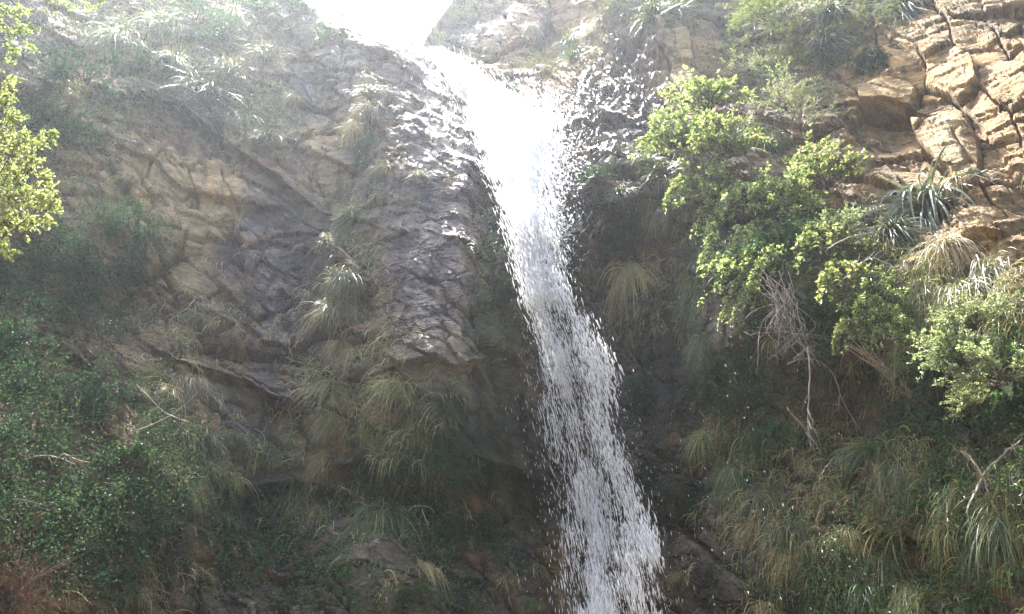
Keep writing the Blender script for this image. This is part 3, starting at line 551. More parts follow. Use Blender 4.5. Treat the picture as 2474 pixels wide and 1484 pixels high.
# ------------------------------------------------------------------ plants: where each one grows
PL = [
 # skyline
 ('feather',1108,45,75,'pale bush on the skyline right of the sky gap'),
 ('mid',805,88,55,'lit green shrub on the skyline left of the sky gap'),
 ('silver',985,120,48,'pale spiky bush at the bottom of the sky gap'),
 ('mid',700,20,70,'hazy bush at the upper left corner of the sky gap'),
 ('silver',1050,95,40,'small pale shrub on the right flank of the sky gap'),
 ('straw',1165,60,45,'yellowed tuft just below the pale skyline bush'),
 # upper left slope
 ('flower',480,45,95,'flowering shrub with pale blossoms, highest on the left slope'),
 ('flower',625,35,85,'flowering shrub with pale blossoms close to the sky gap'),
 ('flower',545,100,70,'flowering plant with pale blossoms below the two highest ones'),
 ('greenhang',290,90,170,'long arching grass over the bare pinkish slab, upper left'),
 ('greentuft',500,225,130,'dark fountain-shaped tuft in the middle of the upper left slope'),
 ('greenhang',590,285,120,'drooping tuft just above the diagonal stone shelf'),
 ('greenhang',400,60,150,'mist-green grass at the top between two flowering shrubs'),
 ('greentuft',420,150,120,'pale green grass under the light streak, upper left'),
 ('tuft',560,170,120,'soft grass tuft between the dark fountain tuft and the blossoms'),
 ('tuft',650,130,110,'grass tuft below the flowering shrub nearest the sky gap'),
 ('greentuft',650,330,85,'green grass hanging off the end of the diagonal shelf'),
 ('straw',700,240,80,'straw tuft beside the small purple cleft, upper left'),
 ('dark',210,200,120,'dim green bush left of the bare pinkish slab'),
 ('dark',130,320,110,'dim bush behind the sunlit foreground branch'),
 ('dark',360,170,80,'dim bush right of the bare pinkish slab'),
 ('straw',560,30,90,'dry stalks among the blossoms at the top left'),
 # the central buttress
 ('greentuft',885,215,80,'brightest sunlit green tuft on the buttress crest',0.05),
 ('straw',885,255,95,'golden dry tuft under the bright green one on the buttress crest',0.05),
 ('straw',850,300,80,'golden hanging tuft, lowest on the buttress crest',0.03),
 ('mid',885,345,34,'small bright green herb on the buttress flank'),
 ('flower',880,385,38,'tiny pale flowered herb on the buttress flank'),
 ('greentuft',910,420,60,'small lit tuft on the left of the buttress'),
 ('tuft',1010,415,60,'thin tuft beside the wet blue rock'),
 ('tuft',930,400,65,'dull tuft between the flowered herb and the wet rock'),
 ('greentuft',840,520,80,'green tuft above the long hanging grass column'),
 ('hang',825,560,120,'hanging grass, top of the long grass column'),
 ('greenhang',830,660,120,'greenish hanging grass, upper middle of the long column'),
 ('hang',810,740,140,'thick hanging grass, lower middle of the long column'),
 ('straw',815,830,90,'straw hanging grass near the foot of the long column'),
 ('tuft',800,930,120,'spreading tuft at the foot of the long grass column'),
 ('tuft',945,930,120,'rounded straw-green tuft beside the brown rock'),
 ('hang',795,1010,75,'little hanging tuft below the spreading one'),
 ('straw',770,1095,80,'straggly straw tuft over the dark recess, centre left'),
 ('hang',720,1200,145,'big tawny tuft hanging beneath the dark recess'),
 ('straw',760,1225,105,'dry tuft hanging to the right side of the big tawny one'),
 ('greenhang',930,1235,190,'long dark green grass curtain, bottom centre left'),
 ('greenhang',890,1290,130,'dark green grass curtain low behind the long one'),
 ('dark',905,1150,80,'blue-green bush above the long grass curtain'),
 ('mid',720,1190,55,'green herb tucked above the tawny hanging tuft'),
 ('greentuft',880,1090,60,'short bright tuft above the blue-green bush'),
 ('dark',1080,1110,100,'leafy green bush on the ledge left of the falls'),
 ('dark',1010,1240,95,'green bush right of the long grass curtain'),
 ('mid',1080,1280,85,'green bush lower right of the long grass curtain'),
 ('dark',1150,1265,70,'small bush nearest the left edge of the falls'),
 ('straw',1020,1360,90,'straw wisps hanging under the green bushes, bottom centre'),
 ('wisp',1130,1300,90,'pale wisps hanging beneath the bush nearest the falls'),
 ('wisp',1225,1390,75,'dry root tassel hanging left of the falls, near the bottom'),
 ('wisp',1290,1360,60,'dry tassel hanging closest to the water, near the bottom'),
 ('mid',1010,1425,70,'small green herb at the bottom edge left of the falls'),
 ('greentuft',1280,1450,55,'green sprout beside the ochre rock at the foot of the falls'),
 ('dark',1090,960,55,'broad leaved herb on the dark face left of the falls'),
 ('tuft',1120,940,45,'thin tuft next to the broad leaved herb'),
 ('dark',1200,700,55,'mossy green patch beside the upper falls'),
 # left lower
 ('hang',465,920,110,'drooping tuft on the pale ledge, left'),
 ('straw',415,930,85,'dry drooping tuft left of the one on the pale ledge'),
 ('tuft',480,760,75,'faint dry tuft in the middle of the left face'),
 ('greentuft',500,1060,100,'green tuft below the left ledge'),
 ('greentuft',570,1050,90,'grassy tuft at the edge of the dark wet groove'),
 ('tuft',470,1130,95,'yellow-green tuft under the left ledge'),
 ('tuft',560,1150,85,'tawny tuft on the left lip of the dark wet groove'),
 ('mid',330,1100,75,'leafy bramble clump right of the thicket'),
 ('mid',230,1200,80,'brightest bramble clump in the thicket'),
 ('mid',130,1240,70,'yellowish bramble clump near the reddish twigs'),
 ('dark',280,1300,90,'dark bramble clump in the lower thicket'),
 ('dark',120,950,95,'bramble clump in the upper thicket at the left edge'),
 ('dark',260,930,85,'bramble clump in the upper thicket beside the stone'),
 ('mid',40,830,90,'bramble clump highest at the left edge'),
 ('dark',330,560,100,'dim bush under the round tan slab, left'),
 ('dark',250,640,110,'dim bush below the foreground branch, left'),
 ('tuft',330,1420,80,'grassy clump at the bottom left'),
 ('mid',640,1300,45,'sprig in the dark rock, bottom left of centre'),
 ('dark',560,1300,70,'dim herb on the bottom left rock'),
 # upper bowl right of the sky gap
 ('spiky',1380,140,85,'blue-green tuft in the rocky bowl above the falls'),
 ('greentuft',1370,105,75,'soft grass above the blue-green tuft in the bowl'),
 ('feather',1300,160,55,'reddish-green herb on the bowl wall'),
 ('straw',1280,60,65,'dry grass high on the bowl wall'),
 ('mid',1240,225,40,'lit herb where the water leaves the bowl'),
 ('straw',1420,60,60,'dry grass at the top of the bowl, right'),
 # the top of the right-hand spur
 ('feather',1490,20,70,'yellow-green bush at the top edge above the wet spur'),
 ('spiky',1570,45,150,'large spiky tuft hanging from the top edge, centre right'),
 ('spiky',1620,30,110,'spiky tuft right of the large top-edge tuft'),
 ('greentuft',1460,190,36,'tiny lit tuft on top of the wet spur'),
 ('straw',1640,240,55,'dry tuft beside the tan rock, above the bright shrub'),
 ('mid',1450,425,45,'dusty herb on the dark glistening rock'),
 ('greentuft',1560,385,90,'sunlit spiky tuft at the end of the wet spur'),
 ('spiky',1590,420,110,'sunlit tuft between the wet spur and the bright shrubs'),
 ('greentuft',1505,465,80,'sunlit yellow tuft hanging over the dark hollow'),
 ('hang',1600,500,130,'grass curtain over the dark hollow'),
 ('dark',1500,560,75,'small green bush under the sunlit yellow tuft'),
 ('straw',1530,650,140,'big dry curtain in the hollow right of the falls'),
 ('straw',1500,700,110,'straw grass below the big dry curtain'),
 ('mid',1490,600,60,'light herb beside the falls, above the dry curtain'),
 ('greentuft',1545,905,60,'bright sprout alone in the dark hollow'),
 ('dark',1565,960,60,'dim herb under the bright sprout'),
 ('greenhang',1680,700,130,'narrow grass curtain on the right side of the hollow'),
 ('greenhang',1690,820,120,'lower narrow grass curtain on the right side of the hollow'),
 ('dark',1640,1180,70,'dim bush low in the hollow'),
 ('hang',1690,1050,100,'pale wispy grass low in the hollow'),
 ('dark',1560,1150,60,'dim bush nearest the right edge of the falls'),
 # the bright shrubs
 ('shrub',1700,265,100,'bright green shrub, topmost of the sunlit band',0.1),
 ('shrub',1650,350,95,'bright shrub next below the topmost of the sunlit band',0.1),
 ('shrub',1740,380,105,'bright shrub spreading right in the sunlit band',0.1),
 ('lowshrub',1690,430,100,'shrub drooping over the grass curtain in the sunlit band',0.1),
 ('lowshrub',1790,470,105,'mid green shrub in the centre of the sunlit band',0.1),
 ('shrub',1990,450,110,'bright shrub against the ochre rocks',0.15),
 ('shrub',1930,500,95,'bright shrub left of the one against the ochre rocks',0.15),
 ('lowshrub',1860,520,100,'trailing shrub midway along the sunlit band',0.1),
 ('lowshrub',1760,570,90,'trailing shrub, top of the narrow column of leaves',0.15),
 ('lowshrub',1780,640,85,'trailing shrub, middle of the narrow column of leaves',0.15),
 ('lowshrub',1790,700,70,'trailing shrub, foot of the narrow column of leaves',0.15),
 ('lowshrub',1970,570,110,'green shrub left of the big rosette',0.1),
 ('mid',1880,600,110,'shaded green shrub behind the grey root tangle',0.0),
 ('lowshrub',2020,650,100,'trailing shrub right above the grey root tangle',0.15),
 ('lowshrub',2100,710,90,'trailing shrub with lit tips, right of the root tangle',0.15),
 ('lowshrub',2150,780,70,'last small lit shrub at the end of the trailing band',0.1),
 ('mid',1960,760,100,'shaded shrub below the grey root tangle',0.0),
 ('mid',2040,860,80,'dim green streamer hanging beside the bare curved stem'),
 ('flower',1725,545,55,'yellow-tipped sprig left of the narrow leaf column'),
 ('pale',1600,320,60,'small pale sprig at the left end of the sunlit band',0.1),
 ('lowshrub',1850,440,75,'lit sprig between the two brightest shrub clumps',0.15),
 ('lowshrub',1835,620,70,'small leafy spray just right of the narrow leaf column',0.2),
 ('lowshrub',1745,500,75,'small leafy spray above the narrow leaf column',0.2),
 ('lowshrub',2060,760,75,'small lit spray between the root tangle and the dry fan branch',0.2),
 ('pale',2010,560,65,'pale sprig under the shrub against the ochre rocks',0.15),
 ('pale',2190,900,50,'lone pale sprig left of the three sunlit right-hand shrubs',0.1),
 # upper right
 ('silver',1790,165,70,'white-silver shrub standing alone by the tan rock',0.1),
 ('silver',1880,240,95,'silver shrub above the ochre slope',0.1),
 ('silver',1930,290,80,'silver shrub touching the ochre rocks',0.1),
 ('silver',1945,70,80,'silver shrub near the top edge, right of centre'),
 ('feather',1870,60,150,'tall yellow-green bush at the top edge, right'),
 ('feather',1890,160,130,'feathery bush below the tall yellow-green one'),
 ('feather',2090,60,110,'feathery bush hanging left of the top rosette'),
 ('feather',1830,30,110,'feathery bush at the top edge left of the tall yellow-green one'),
 ('rosette',1990,120,105,'rosette with silvery blades above the ochre rocks'),
 ('rosette',2010,35,110,'rosette cut by the top edge, left of the biggest top one'),
 ('rosette',2175,10,125,'rosette hanging from the top edge above the ochre slabs'),
 ('rosette',2240,495,225,'huge rosette with arching blades on the right-hand rocks',0.15),
 ('rosette',2150,560,110,'half dried rosette at the left foot of the huge one',0.05),
 ('straw',2120,500,90,'dry tuft left of the huge rosette'),
 ('straw',2280,590,120,'brown skirt of dead grass under the huge rosette'),
 ('dark',2110,130,80,'dark feathery bush beside the top rosette'),
 ('greenhang',1860,330,110,'grey grass slope behind the bright shrubs'),
 ('tuft',1800,300,90,'dim grass between the silver and the bright shrubs'),
 ('straw',2300,440,70,'reddish dry stalks right of the pale boulder'),
 # right lower
 ('hang',2400,650,190,'long straw-coloured grass curtain at the right edge'),
 ('hang',2330,700,160,'grass curtain left of the long one at the right edge'),
 ('tuft',2230,690,120,'dull grass below the huge rosette'),
 ('hang',2180,850,120,'dull grass under the last lit shrub'),
 ('pale',2350,790,90,'sunlit upright shrub at the right, topmost of three',0.35),
 ('pale',2320,900,105,'sunlit shrub at the right, left of three',0.4),
 ('pale',2410,930,110,'sunlit shrub at the right, nearest the edge of three',0.4),
 ('pale',2340,985,75,'drooping lit shrub beneath the three upright ones',0.3),
 ('mid',2440,980,90,'shaded bush at the right edge below the lit shrubs'),
 ('greenhang',2440,1130,95,'white-edged grass at the right edge, catching sun',0.05),
 ('mid',1740,890,100,'soft green bush right of the hollow'),
 ('dark',1700,940,80,'dusty pinkish-green bush in the hollow wall'),
 ('mid',1790,980,95,'blue-green bush in the middle of the right wall'),
 ('mid',1870,1050,100,'blue-green bush lower in the middle of the right wall'),
 ('greenhang',1760,1130,110,'thin grass below the blue-green bushes'),
 ('greenhang',1850,1180,120,'thin green grass left of the brown earth strip'),
 ('straw',1810,1270,85,'dry tuft low on the right wall, by the hollow'),
 ('greenhang',1900,1270,140,'green grass clump over straw ends, bottom right of the hollow'),
 ('straw',1895,1340,100,'straw skirt hanging under the green grass clump'),
 ('greentuft',2110,1080,160,'mounded green grass, top of the large mound'),
 ('greenhang',2140,1140,150,'thick drooping grass of the large mound'),
 ('straw',2210,1150,95,'golden side of the large grass mound'),
 ('greenhang',2330,1180,115,'grass under the forked dead branch'),
 ('greenhang',2420,1250,140,'long grass curtain at the lower right edge'),
 ('greenhang',2370,1330,115,'grass curtain inside the lower right corner'),
 ('greenhang',2140,1330,135,'long green grass below the large mound'),
 ('hang',2200,1420,120,'yellow-green grass spilling at the bottom right'),
 ('greenhang',2100,1440,130,'green grass at the bottom edge under the mound'),
 ('straw',2040,1280,80,'small dry tuft on the brown earth strip'),
 ('mid',2120,1430,60,'round leaved herb at the bottom edge, right'),
 ('mid',2370,1450,55,'small herb in the lower right corner'),
 ('straw',1850,1460,100,'straw tuft at the bottom edge right of the falls'),
 ('dark',2270,880,100,'dark bush between the lit shrubs and the dry fan branch'),
 ('tuft',1640,1390,60,'small dry tuft right of the foot of the falls'),
]
for e in PL: plant(*e)
print('plants', time.time()-T0)

# ------------------------------------------------------------------ the leafy branches that reach in from the left
def branch_crown(name, label, pts, Y0, root, leafL, nper, mat, lean=0.3):
    """pts: (x, y, radius px) lumps of foliage at about Y0 metres; root: (x, y) of the limb's foot"""
    r = np.random.default_rng(abs(hash(name)) % 1000 if False else len(label)*13+len(pts)); st, LP, LA = [], [], []; m_ = Y0*2*TH/PW
    o3 = lambda x, y, dy=0.0: CAM+ray(x, y)*(Y0+dy)
    base = o3(root[0], root[1], 0.25)
    for (x, y, rad) in pts:
        c = o3(x, y, r.uniform(-0.3, 0.3)); mid = (base+c)/2+np.array([0, 0.05, 0.08]); t = np.linspace(0, 1, 7)[:, None]
        path = (1-t)**2*base+2*t*(1-t)*mid+t*t*c; path = path+np.cumsum(r.normal(size=path.shape)*0.008, 0)*t; st.append(tube(path, 0.008, 0.003))
        for q in range(int(nper*(rad/50)**1.6)):
            d = unit(r.normal(size=3)+np.array([lean, 0, 0.35])); s0 = c+unit(r.normal(size=3))*rad*m_*r.uniform(0, 0.75)
            tw = arc(r, s0, d, rad*m_*r.uniform(0.4, 0.75), r.uniform(-0.15, 0.25), 5, 0.05); st.append(tube(tw, 0.0022, 0.0012, 3))
            k = 14; tt = r.uniform(0.1, 1, k)*4; i = np.minimum(tt.astype(int), 3); f = (tt-i)[:, None]
            LP.append(tw[i]*(1-f)+tw[i+1]*f); LA.append(unit(unit(tw[i+1]-tw[i])*0.7+r.normal(size=(k, 3))*0.6+np.array([0, 0, 0.2])))
    P_ = np.concatenate(LP); A_ = np.concatenate(LA); n = len(P_); l = leafL*r.uniform(0.6, 1.2, n)
    V, F = leaves(r, P_-base, A_, unit(r.normal(size=(n, 3))*0.6+np.array([0, -0.2, 0.8])), l, l*0.55)
    SV, SF = join(st); e = bpy.data.objects.new(name, None); C.objects.link(e); e.location = base
    mesh_obj('foliage', V, F, mat, e); mesh_obj('stems', SV-base, SF, M_TWIG, e); tag(e, label, 'shrub')
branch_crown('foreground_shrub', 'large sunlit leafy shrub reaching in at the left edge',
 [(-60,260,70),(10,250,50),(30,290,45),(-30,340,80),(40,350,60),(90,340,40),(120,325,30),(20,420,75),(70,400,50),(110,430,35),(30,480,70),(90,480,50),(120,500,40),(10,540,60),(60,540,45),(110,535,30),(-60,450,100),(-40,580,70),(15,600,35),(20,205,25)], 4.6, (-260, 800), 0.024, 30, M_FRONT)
branch_crown('hanging_branch', 'leafy branch hanging in the top left corner',
 [(10,20,45),(50,30,40),(20,80,40),(55,75,35),(70,110,25),(30,130,35),(-20,150,60),(75,60,25),(-40,60,60),(30,190,25)], 5.6, (-160, -90), 0.03, 20, M_FRONT, -0.1)
branch_crown('top_spray', 'thin leafy spray along the top edge by the left corner',
 [(170,5,35),(215,15,30),(130,-5,30),(150,-30,60),(240,-15,50)], 6.0, (120, -200), 0.03, 16, M_BRIGHT, 0)

# ------------------------------------------------------------------ dead branches
def dead_branch(label, runs, mat=M_GREYW, out=0.35, rad=0.012, twigs=0, name='dead_branch', seed=0):
    """runs: polylines of (x, y) in the survey frame, carried clear of the rock"""
    r = np.random.default_rng(900+len(label)+seed); st = []; p0, n0, dist = spot(*runs[0][0]); s = mpp(dist)
    Yb = p0[1]-out; base = CAM+ray(*runs[0][0])*Yb
    for run in runs:
        q = np.array(run, float); t = np.linspace(0, len(q)-1, 6*(len(q)-1)+1); xx = np.interp(t, range(len(q)), q[:, 0]); yy = np.interp(t, range(len(q)), q[:, 1])
        for _ in range(3): xx[1:-1] = (xx[:-2]+xx[2:]+2*xx[1:-1])/4; yy[1:-1] = (yy[:-2]+yy[2:]+2*yy[1:-1])/4
        dz = np.cumsum(r.normal(size=len(xx))*0.015)
        pts = CAM+ray(xx, yy)*(Yb+dz-0.1*np.linspace(0, 1, len(xx)))[:, None]+np.cumsum(r.normal(size=(len(xx), 3)), 0)*0.003
        st.append(tube(pts, rad, rad*0.35, 5))
        for k in range(twigs):
            i = r.integers(2, len(pts)-1); d = unit(unit(pts[i]-pts[i-1])+unit(r.normal(size=3))*0.7); st.append(tube(arc(r, pts[i], d, r.uniform(0.08, 0.3), r.uniform(0, 0.3), 5, 0.08), rad*0.35, rad*0.12, 3))
    V, F = join(st); o = mesh_obj(name, V-base, F, mat); o.location = base; return tag(o, label, 'branch', 'dead branches and roots on the cliff')
r_ = np.random.default_rng(55)
tangle = [[(1860+r_.uniform(-35, 50), 665+r_.uniform(-15, 50)), (1890+r_.uniform(-25, 40), 730+r_.uniform(-15, 15)), (1905+r_.uniform(-75, 95), 790+r_.uniform(-20, 20)), (1910+r_.uniform(-100, 130), 850+r_.uniform(-60, 60))] for _ in range(24)]
dead_branch('tangle of grey roots hanging under the trailing shrubs', tangle, M_GREYW, 0.3, 0.005, 3, 'root_tangle')
dead_branch('straight bare grey stem hanging below the root tangle', [[(1951,840),(1955,900),(1950,960),(1949,1035),(1955,1080)], [(1953,990),(1963,1020)], [(1951,1015),(1962,1045)]], M_GREYW, 0.6, 0.011, 2)
dead_branch('long curved tan stem sweeping down to the right', [[(1900,880),(1930,868),(1975,872),(2010,905),(2030,960),(2055,1010),(2080,1050)], [(2028,955),(2025,990)]], plain_material('tan_stem', (0.33, 0.25, 0.15), 0.8, 0.3, 20), 0.6, 0.010, 1)
dead_branch('bare branch ending low right of the straight grey stem', [[(1900,985),(1930,1020),(1960,1060),(1985,1110)], [(1945,1045),(1970,1075),(1978,1095)]], M_GREYW, 0.55, 0.010, 4)
fan = [[(2060+r_.uniform(-25,25),830+r_.uniform(-10,10)),(2110+r_.uniform(-15,15),870+r_.uniform(-10,10)),(2150+r_.uniform(-15, 20), 905+r_.uniform(-15, 10)), (2180+r_.uniform(-45, 50), 950+r_.uniform(-45, 30)), (2190+r_.uniform(-70, 70), 975+r_.uniform(-45, 40))] for _ in range(14)]
dead_branch('dry fan-shaped branch spreading to the right', fan, plain_material('dry_fan_twigs', (0.3, 0.23, 0.15), 0.8, 0.3, 20), 0.35, 0.004, 3)
dead_branch('forked whitish dead branch under the lit right shrubs', [[(2320,1090),(2345,1110),(2372,1155),(2395,1220),(2405,1245)], [(2372,1155),(2395,1120),(2430,1090),(2460,1060)], [(2372,1155),(2350,1200),(2335,1240)], [(2345,1110),(2325,1100)], [(2430,1090),(2465,1082)]], M_GREYW, 0.5, 0.011, 4)
dead_branch('small pale twig left of the grey root tangle', [[(1800,770),(1815,755),(1832,745)], [(1795,800),(1812,812),(1835,805)]], M_GREYW, 0.5, 0.009, 2)
dead_branch('pale twig just above the curved tan stem', [[(1915,868),(1940,850),(1965,848),(1975,862)], [(1930,860),(1945,842),(1975,838)]], M_GREYW, 0.7, 0.009, 2)
dead_branch('bare twigs sticking out below the huge rosette', [[(2020,690),(2060,650),(2110,610)], [(2060,650),(2110,620),(2160,640)], [(2090,720),(2120,680),(2150,640)], [(2000,600),(2050,570),(2110,560)]], M_GREYW, 0.5, 0.007, 3)
dead_branch('broken pale sticks crossing the left bramble thicket', [[(60,1110),(110,1095),(180,1120)], [(130,1120),(150,1090),(180,1105),(215,1115)]], M_GREYW, 0.2, 0.006, 4)
dead_branch('reddish bare twigs at the left edge of the thicket', [[(-10+r_.uniform(0,60),1180+r_.uniform(0,150)),(50+r_.uniform(-30, 50), 1200+r_.uniform(-10,130)),(125+r_.uniform(-60, 40), 1200+r_.uniform(-30,120))] for k in r_.permutation(9)[:6]], M_REDW, 0.15, 0.004, 6)
dead_branch('reddish bare twigs in the bottom left corner', [[(10+r_.uniform(0, 80), 1484),(60+r_.uniform(-30, 60), 1420+r_.uniform(-20, 20)),(90+r_.uniform(-60, 100), 1340+r_.uniform(-30, 40))] for k in range(12)], M_REDW, 0.15, 0.004, 6)
dead_branch('crossing dry stalks below the pale left ledge', [[(300,1060),(350,1010),(400,960)], [(330,1040),(420,1000),(490,930)], [(420,1050),(455,1010),(440,930)], [(330,930),(400,1000),(455,1020)]], M_GREYW, 0.3, 0.006, 2)
dead_branch('fine dry twigs in the hollow wall left of the blue-green bushes', [[(1690+r_.uniform(-20, 60), 860+k*22),(1720+r_.uniform(-30, 50), 900+k*22),(1710+r_.uniform(-40, 80), 950+k*20)] for k in range(12)], plain_material('pink_twigs', (0.33, 0.24, 0.2), 0.8, 0.3, 20), 0.3, 0.005, 4)
dead_branch('arching bare stalk over the bush, bottom centre', [[(985,1235),(1000,1222),(1030,1225),(1048,1240)], [(1020,1235),(1035,1290)]], M_GREYW, 0.4, 0.006, 2)

# ------------------------------------------------------------------ ground cover nobody could count
def scatter(zs, n, seed, soft=1.0):
    r = np.random.default_rng(seed); x = r.uniform(-350, 2850, n*10); y = r.uniform(-100, 1600, n*10)
    wv = np.stack([x, y, 0*x], 1); x2 = x+fbm(wv, 120, 3, seed)*50; y2 = y+fbm(wv, 120, 3, seed+1)*50
    w_ = zone(zs, x2, y2, soft)*np.clip(0.65+0.9*fbm(wv, 60, 3, seed+2), 0.03, 1); keep = r.uniform(0, 1, len(x)) < w_
    x, y = x[keep][:n], y[keep][:n]; c = (x-xs[0])/(xs[1]-xs[0]); ci = np.clip(np.round(c).astype(int), 1, NC-2)
    ri = np.clip(np.round((y-rim[ci])/(1880-rim[ci])*(NR-1)).astype(int), 2, NR-2)
    return r, G3[ri, ci], SNF[ri, ci]
SNF = grid_normals(blur(G3, 5)); SNF = SNF*(1 if (SNF*(CAM-G3)).sum() > 0 else -1)
def wisps(name, zs, n, per, L, mat, seed, droop=(0.4, 1.3), W=0.008, label=None):
    r, p, nr = scatter(zs, n, seed); o = np.repeat(p, per, 0)+r.normal(size=(len(p)*per, 3))*0.03; q = np.repeat(nr, per, 0); m = len(o)
    d = unit(q*0.7+unit(r.normal(size=(m, 3)))*0.7+np.array([0, 0, 0.25])); sc = np.repeat(r.uniform(0.5, 1.2, len(p)), per)
    V, F = blades(r, o, d, L*sc*r.uniform(0.6, 1.1, m), W*r.uniform(0.6, 1.3, m), r.uniform(*droop, m), 4, 0.15); tag(mesh_obj(name, V, F, mat), label, None, None, 'stuff')
def leafcover(name, zs, n, per, L, mat, seed, depth=0.22, label=None, lw=0.5):
    r, p, nr = scatter(zs, n, seed); k = len(p); c = p+nr*(r.uniform(0, 1, k)**1.5*depth)[:, None]; o = np.repeat(c, per, 0)+r.normal(size=(k*per, 3))*0.05; q = np.repeat(nr, per, 0); m = len(o)
    a = unit(q*0.3+unit(r.normal(size=(m, 3)))+np.array([0, 0, -0.1])); l = L*r.uniform(0.6, 1.3, m)
    V, F = leaves(r, o, a, unit(r.normal(size=(m, 3))*0.7+q*0.5+np.array([0, 0, 0.5])), l, l*lw*r.uniform(0.8, 1.2, m)); tag(mesh_obj(name, V, F, mat), label, None, None, 'stuff')
wisps('grass', [(2750,900,230,600,0,.6),(-250,600,200,700,0,.5),(430,80,330,120,0,.9),(600,210,150,110,40,.8),(850,700,60,260,0,.4),(480,1100,110,100,0,.8),(2250,720,240,100,20,.9),(2150,1250,350,230,0,.4),(1880,200,130,160,0,.5),(1800,1150,130,250,0,.35),(1650,600,90,230,0,.4),(1380,80,130,80,0,.5),(950,1150,150,260,0,.22),(700,1050,120,250,0,.2),(480,760,170,80,0,.25),(180,330,130,150,0,.6)], 11000, 7, 0.24, M_GRASS, 301)
wisps('dry_grass', [(2250,760,240,110,20,.6),(1050,330,900,260,0,.12),(480,700,250,200,0,.2),(250,1350,260,120,0,.4),(1500,700,100,150,0,.6),(1900,1050,250,250,0,.3),(900,800,60,250,0,.3)], 3500, 7, 0.28, M_STRAW, 311)
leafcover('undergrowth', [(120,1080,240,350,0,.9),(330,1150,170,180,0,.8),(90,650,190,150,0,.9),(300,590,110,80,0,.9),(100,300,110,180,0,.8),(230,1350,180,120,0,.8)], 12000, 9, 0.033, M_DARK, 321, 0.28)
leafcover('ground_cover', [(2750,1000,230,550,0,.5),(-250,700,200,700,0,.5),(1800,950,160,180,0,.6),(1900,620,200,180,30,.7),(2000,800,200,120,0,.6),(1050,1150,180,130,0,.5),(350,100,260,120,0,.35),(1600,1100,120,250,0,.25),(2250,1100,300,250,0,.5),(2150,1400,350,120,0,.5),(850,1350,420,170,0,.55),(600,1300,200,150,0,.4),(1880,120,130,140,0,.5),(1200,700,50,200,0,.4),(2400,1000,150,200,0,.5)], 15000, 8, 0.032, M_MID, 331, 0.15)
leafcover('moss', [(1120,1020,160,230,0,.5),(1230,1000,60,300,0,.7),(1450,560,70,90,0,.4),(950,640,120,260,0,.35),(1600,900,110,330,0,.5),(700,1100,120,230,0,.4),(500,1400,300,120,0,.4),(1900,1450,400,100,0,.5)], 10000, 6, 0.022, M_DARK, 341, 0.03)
wisps('dry_twigs', [(150,1380,170,110,0,1),(130,1000,220,330,0,.5),(1800,900,150,200,0,.5),(2100,950,200,150,0,.5),(1950,1250,300,250,0,.3),(90,640,180,140,0,.6)], 1800, 4, 0.32, M_DEADL, 351, (0.0, 0.6), 0.006)
print('cover', time.time()-T0)

# ------------------------------------------------------------------ the waterfall
FALL = np.array([ # y, left edge, right edge, how closed the sheet is, metres clear of the rock
 (138,1040,1090,1.1,.12),(165,1042,1140,1.2,.2),(200,1056,1200,1.2,.3),(250,1085,1280,1.2,.35),(300,1115,1325,1.2,.45),(350,1142,1345,1.15,.55),(400,1165,1338,1.1,.65),(450,1186,1322,.95,.75),(500,1206,1318,.88,.8),
 (550,1222,1326,.84,.85),(600,1236,1338,.76,.85),(650,1250,1345,.68,.85),(700,1262,1350,.60,.85),(750,1272,1365,.54,.85),(800,1280,1388,.48,.85),(850,1286,1402,.42,.85),(900,1290,1420,.32,.85),(950,1294,1438,.28,.85),(1000,1300,1450,.2,.85),
 (1100,1316,1475,.10,.85),(1200,1332,1498,.05,.85),(1300,1346,1520,.03,.85),(1400,1358,1545,.02,.85),(1500,1370,1560,.02,.85),(1620,1385,1575,.02,.8),(1860,1400,1600,.02,.7)])
def wsurf(x, y, clear):
    yy = base_Y(ray(x, y))+bilin(GD, GX0, GY0, GS, x, y); return yy-clear
def fall_at(s, u):
    """s: surveyed height (px), u: 0 left edge .. 1 right edge"""
    l = np.interp(s, FALL[:, 0], FALL[:, 1]); r = np.interp(s, FALL[:, 0], FALL[:, 2]); c = np.interp(s, FALL[:, 0], FALL[:, 4])
    x = l+(r-l)*u; return x, CAM+ray(x, s)*wsurf(l+(r-l)*0.5, s, c)[:, None], r-l
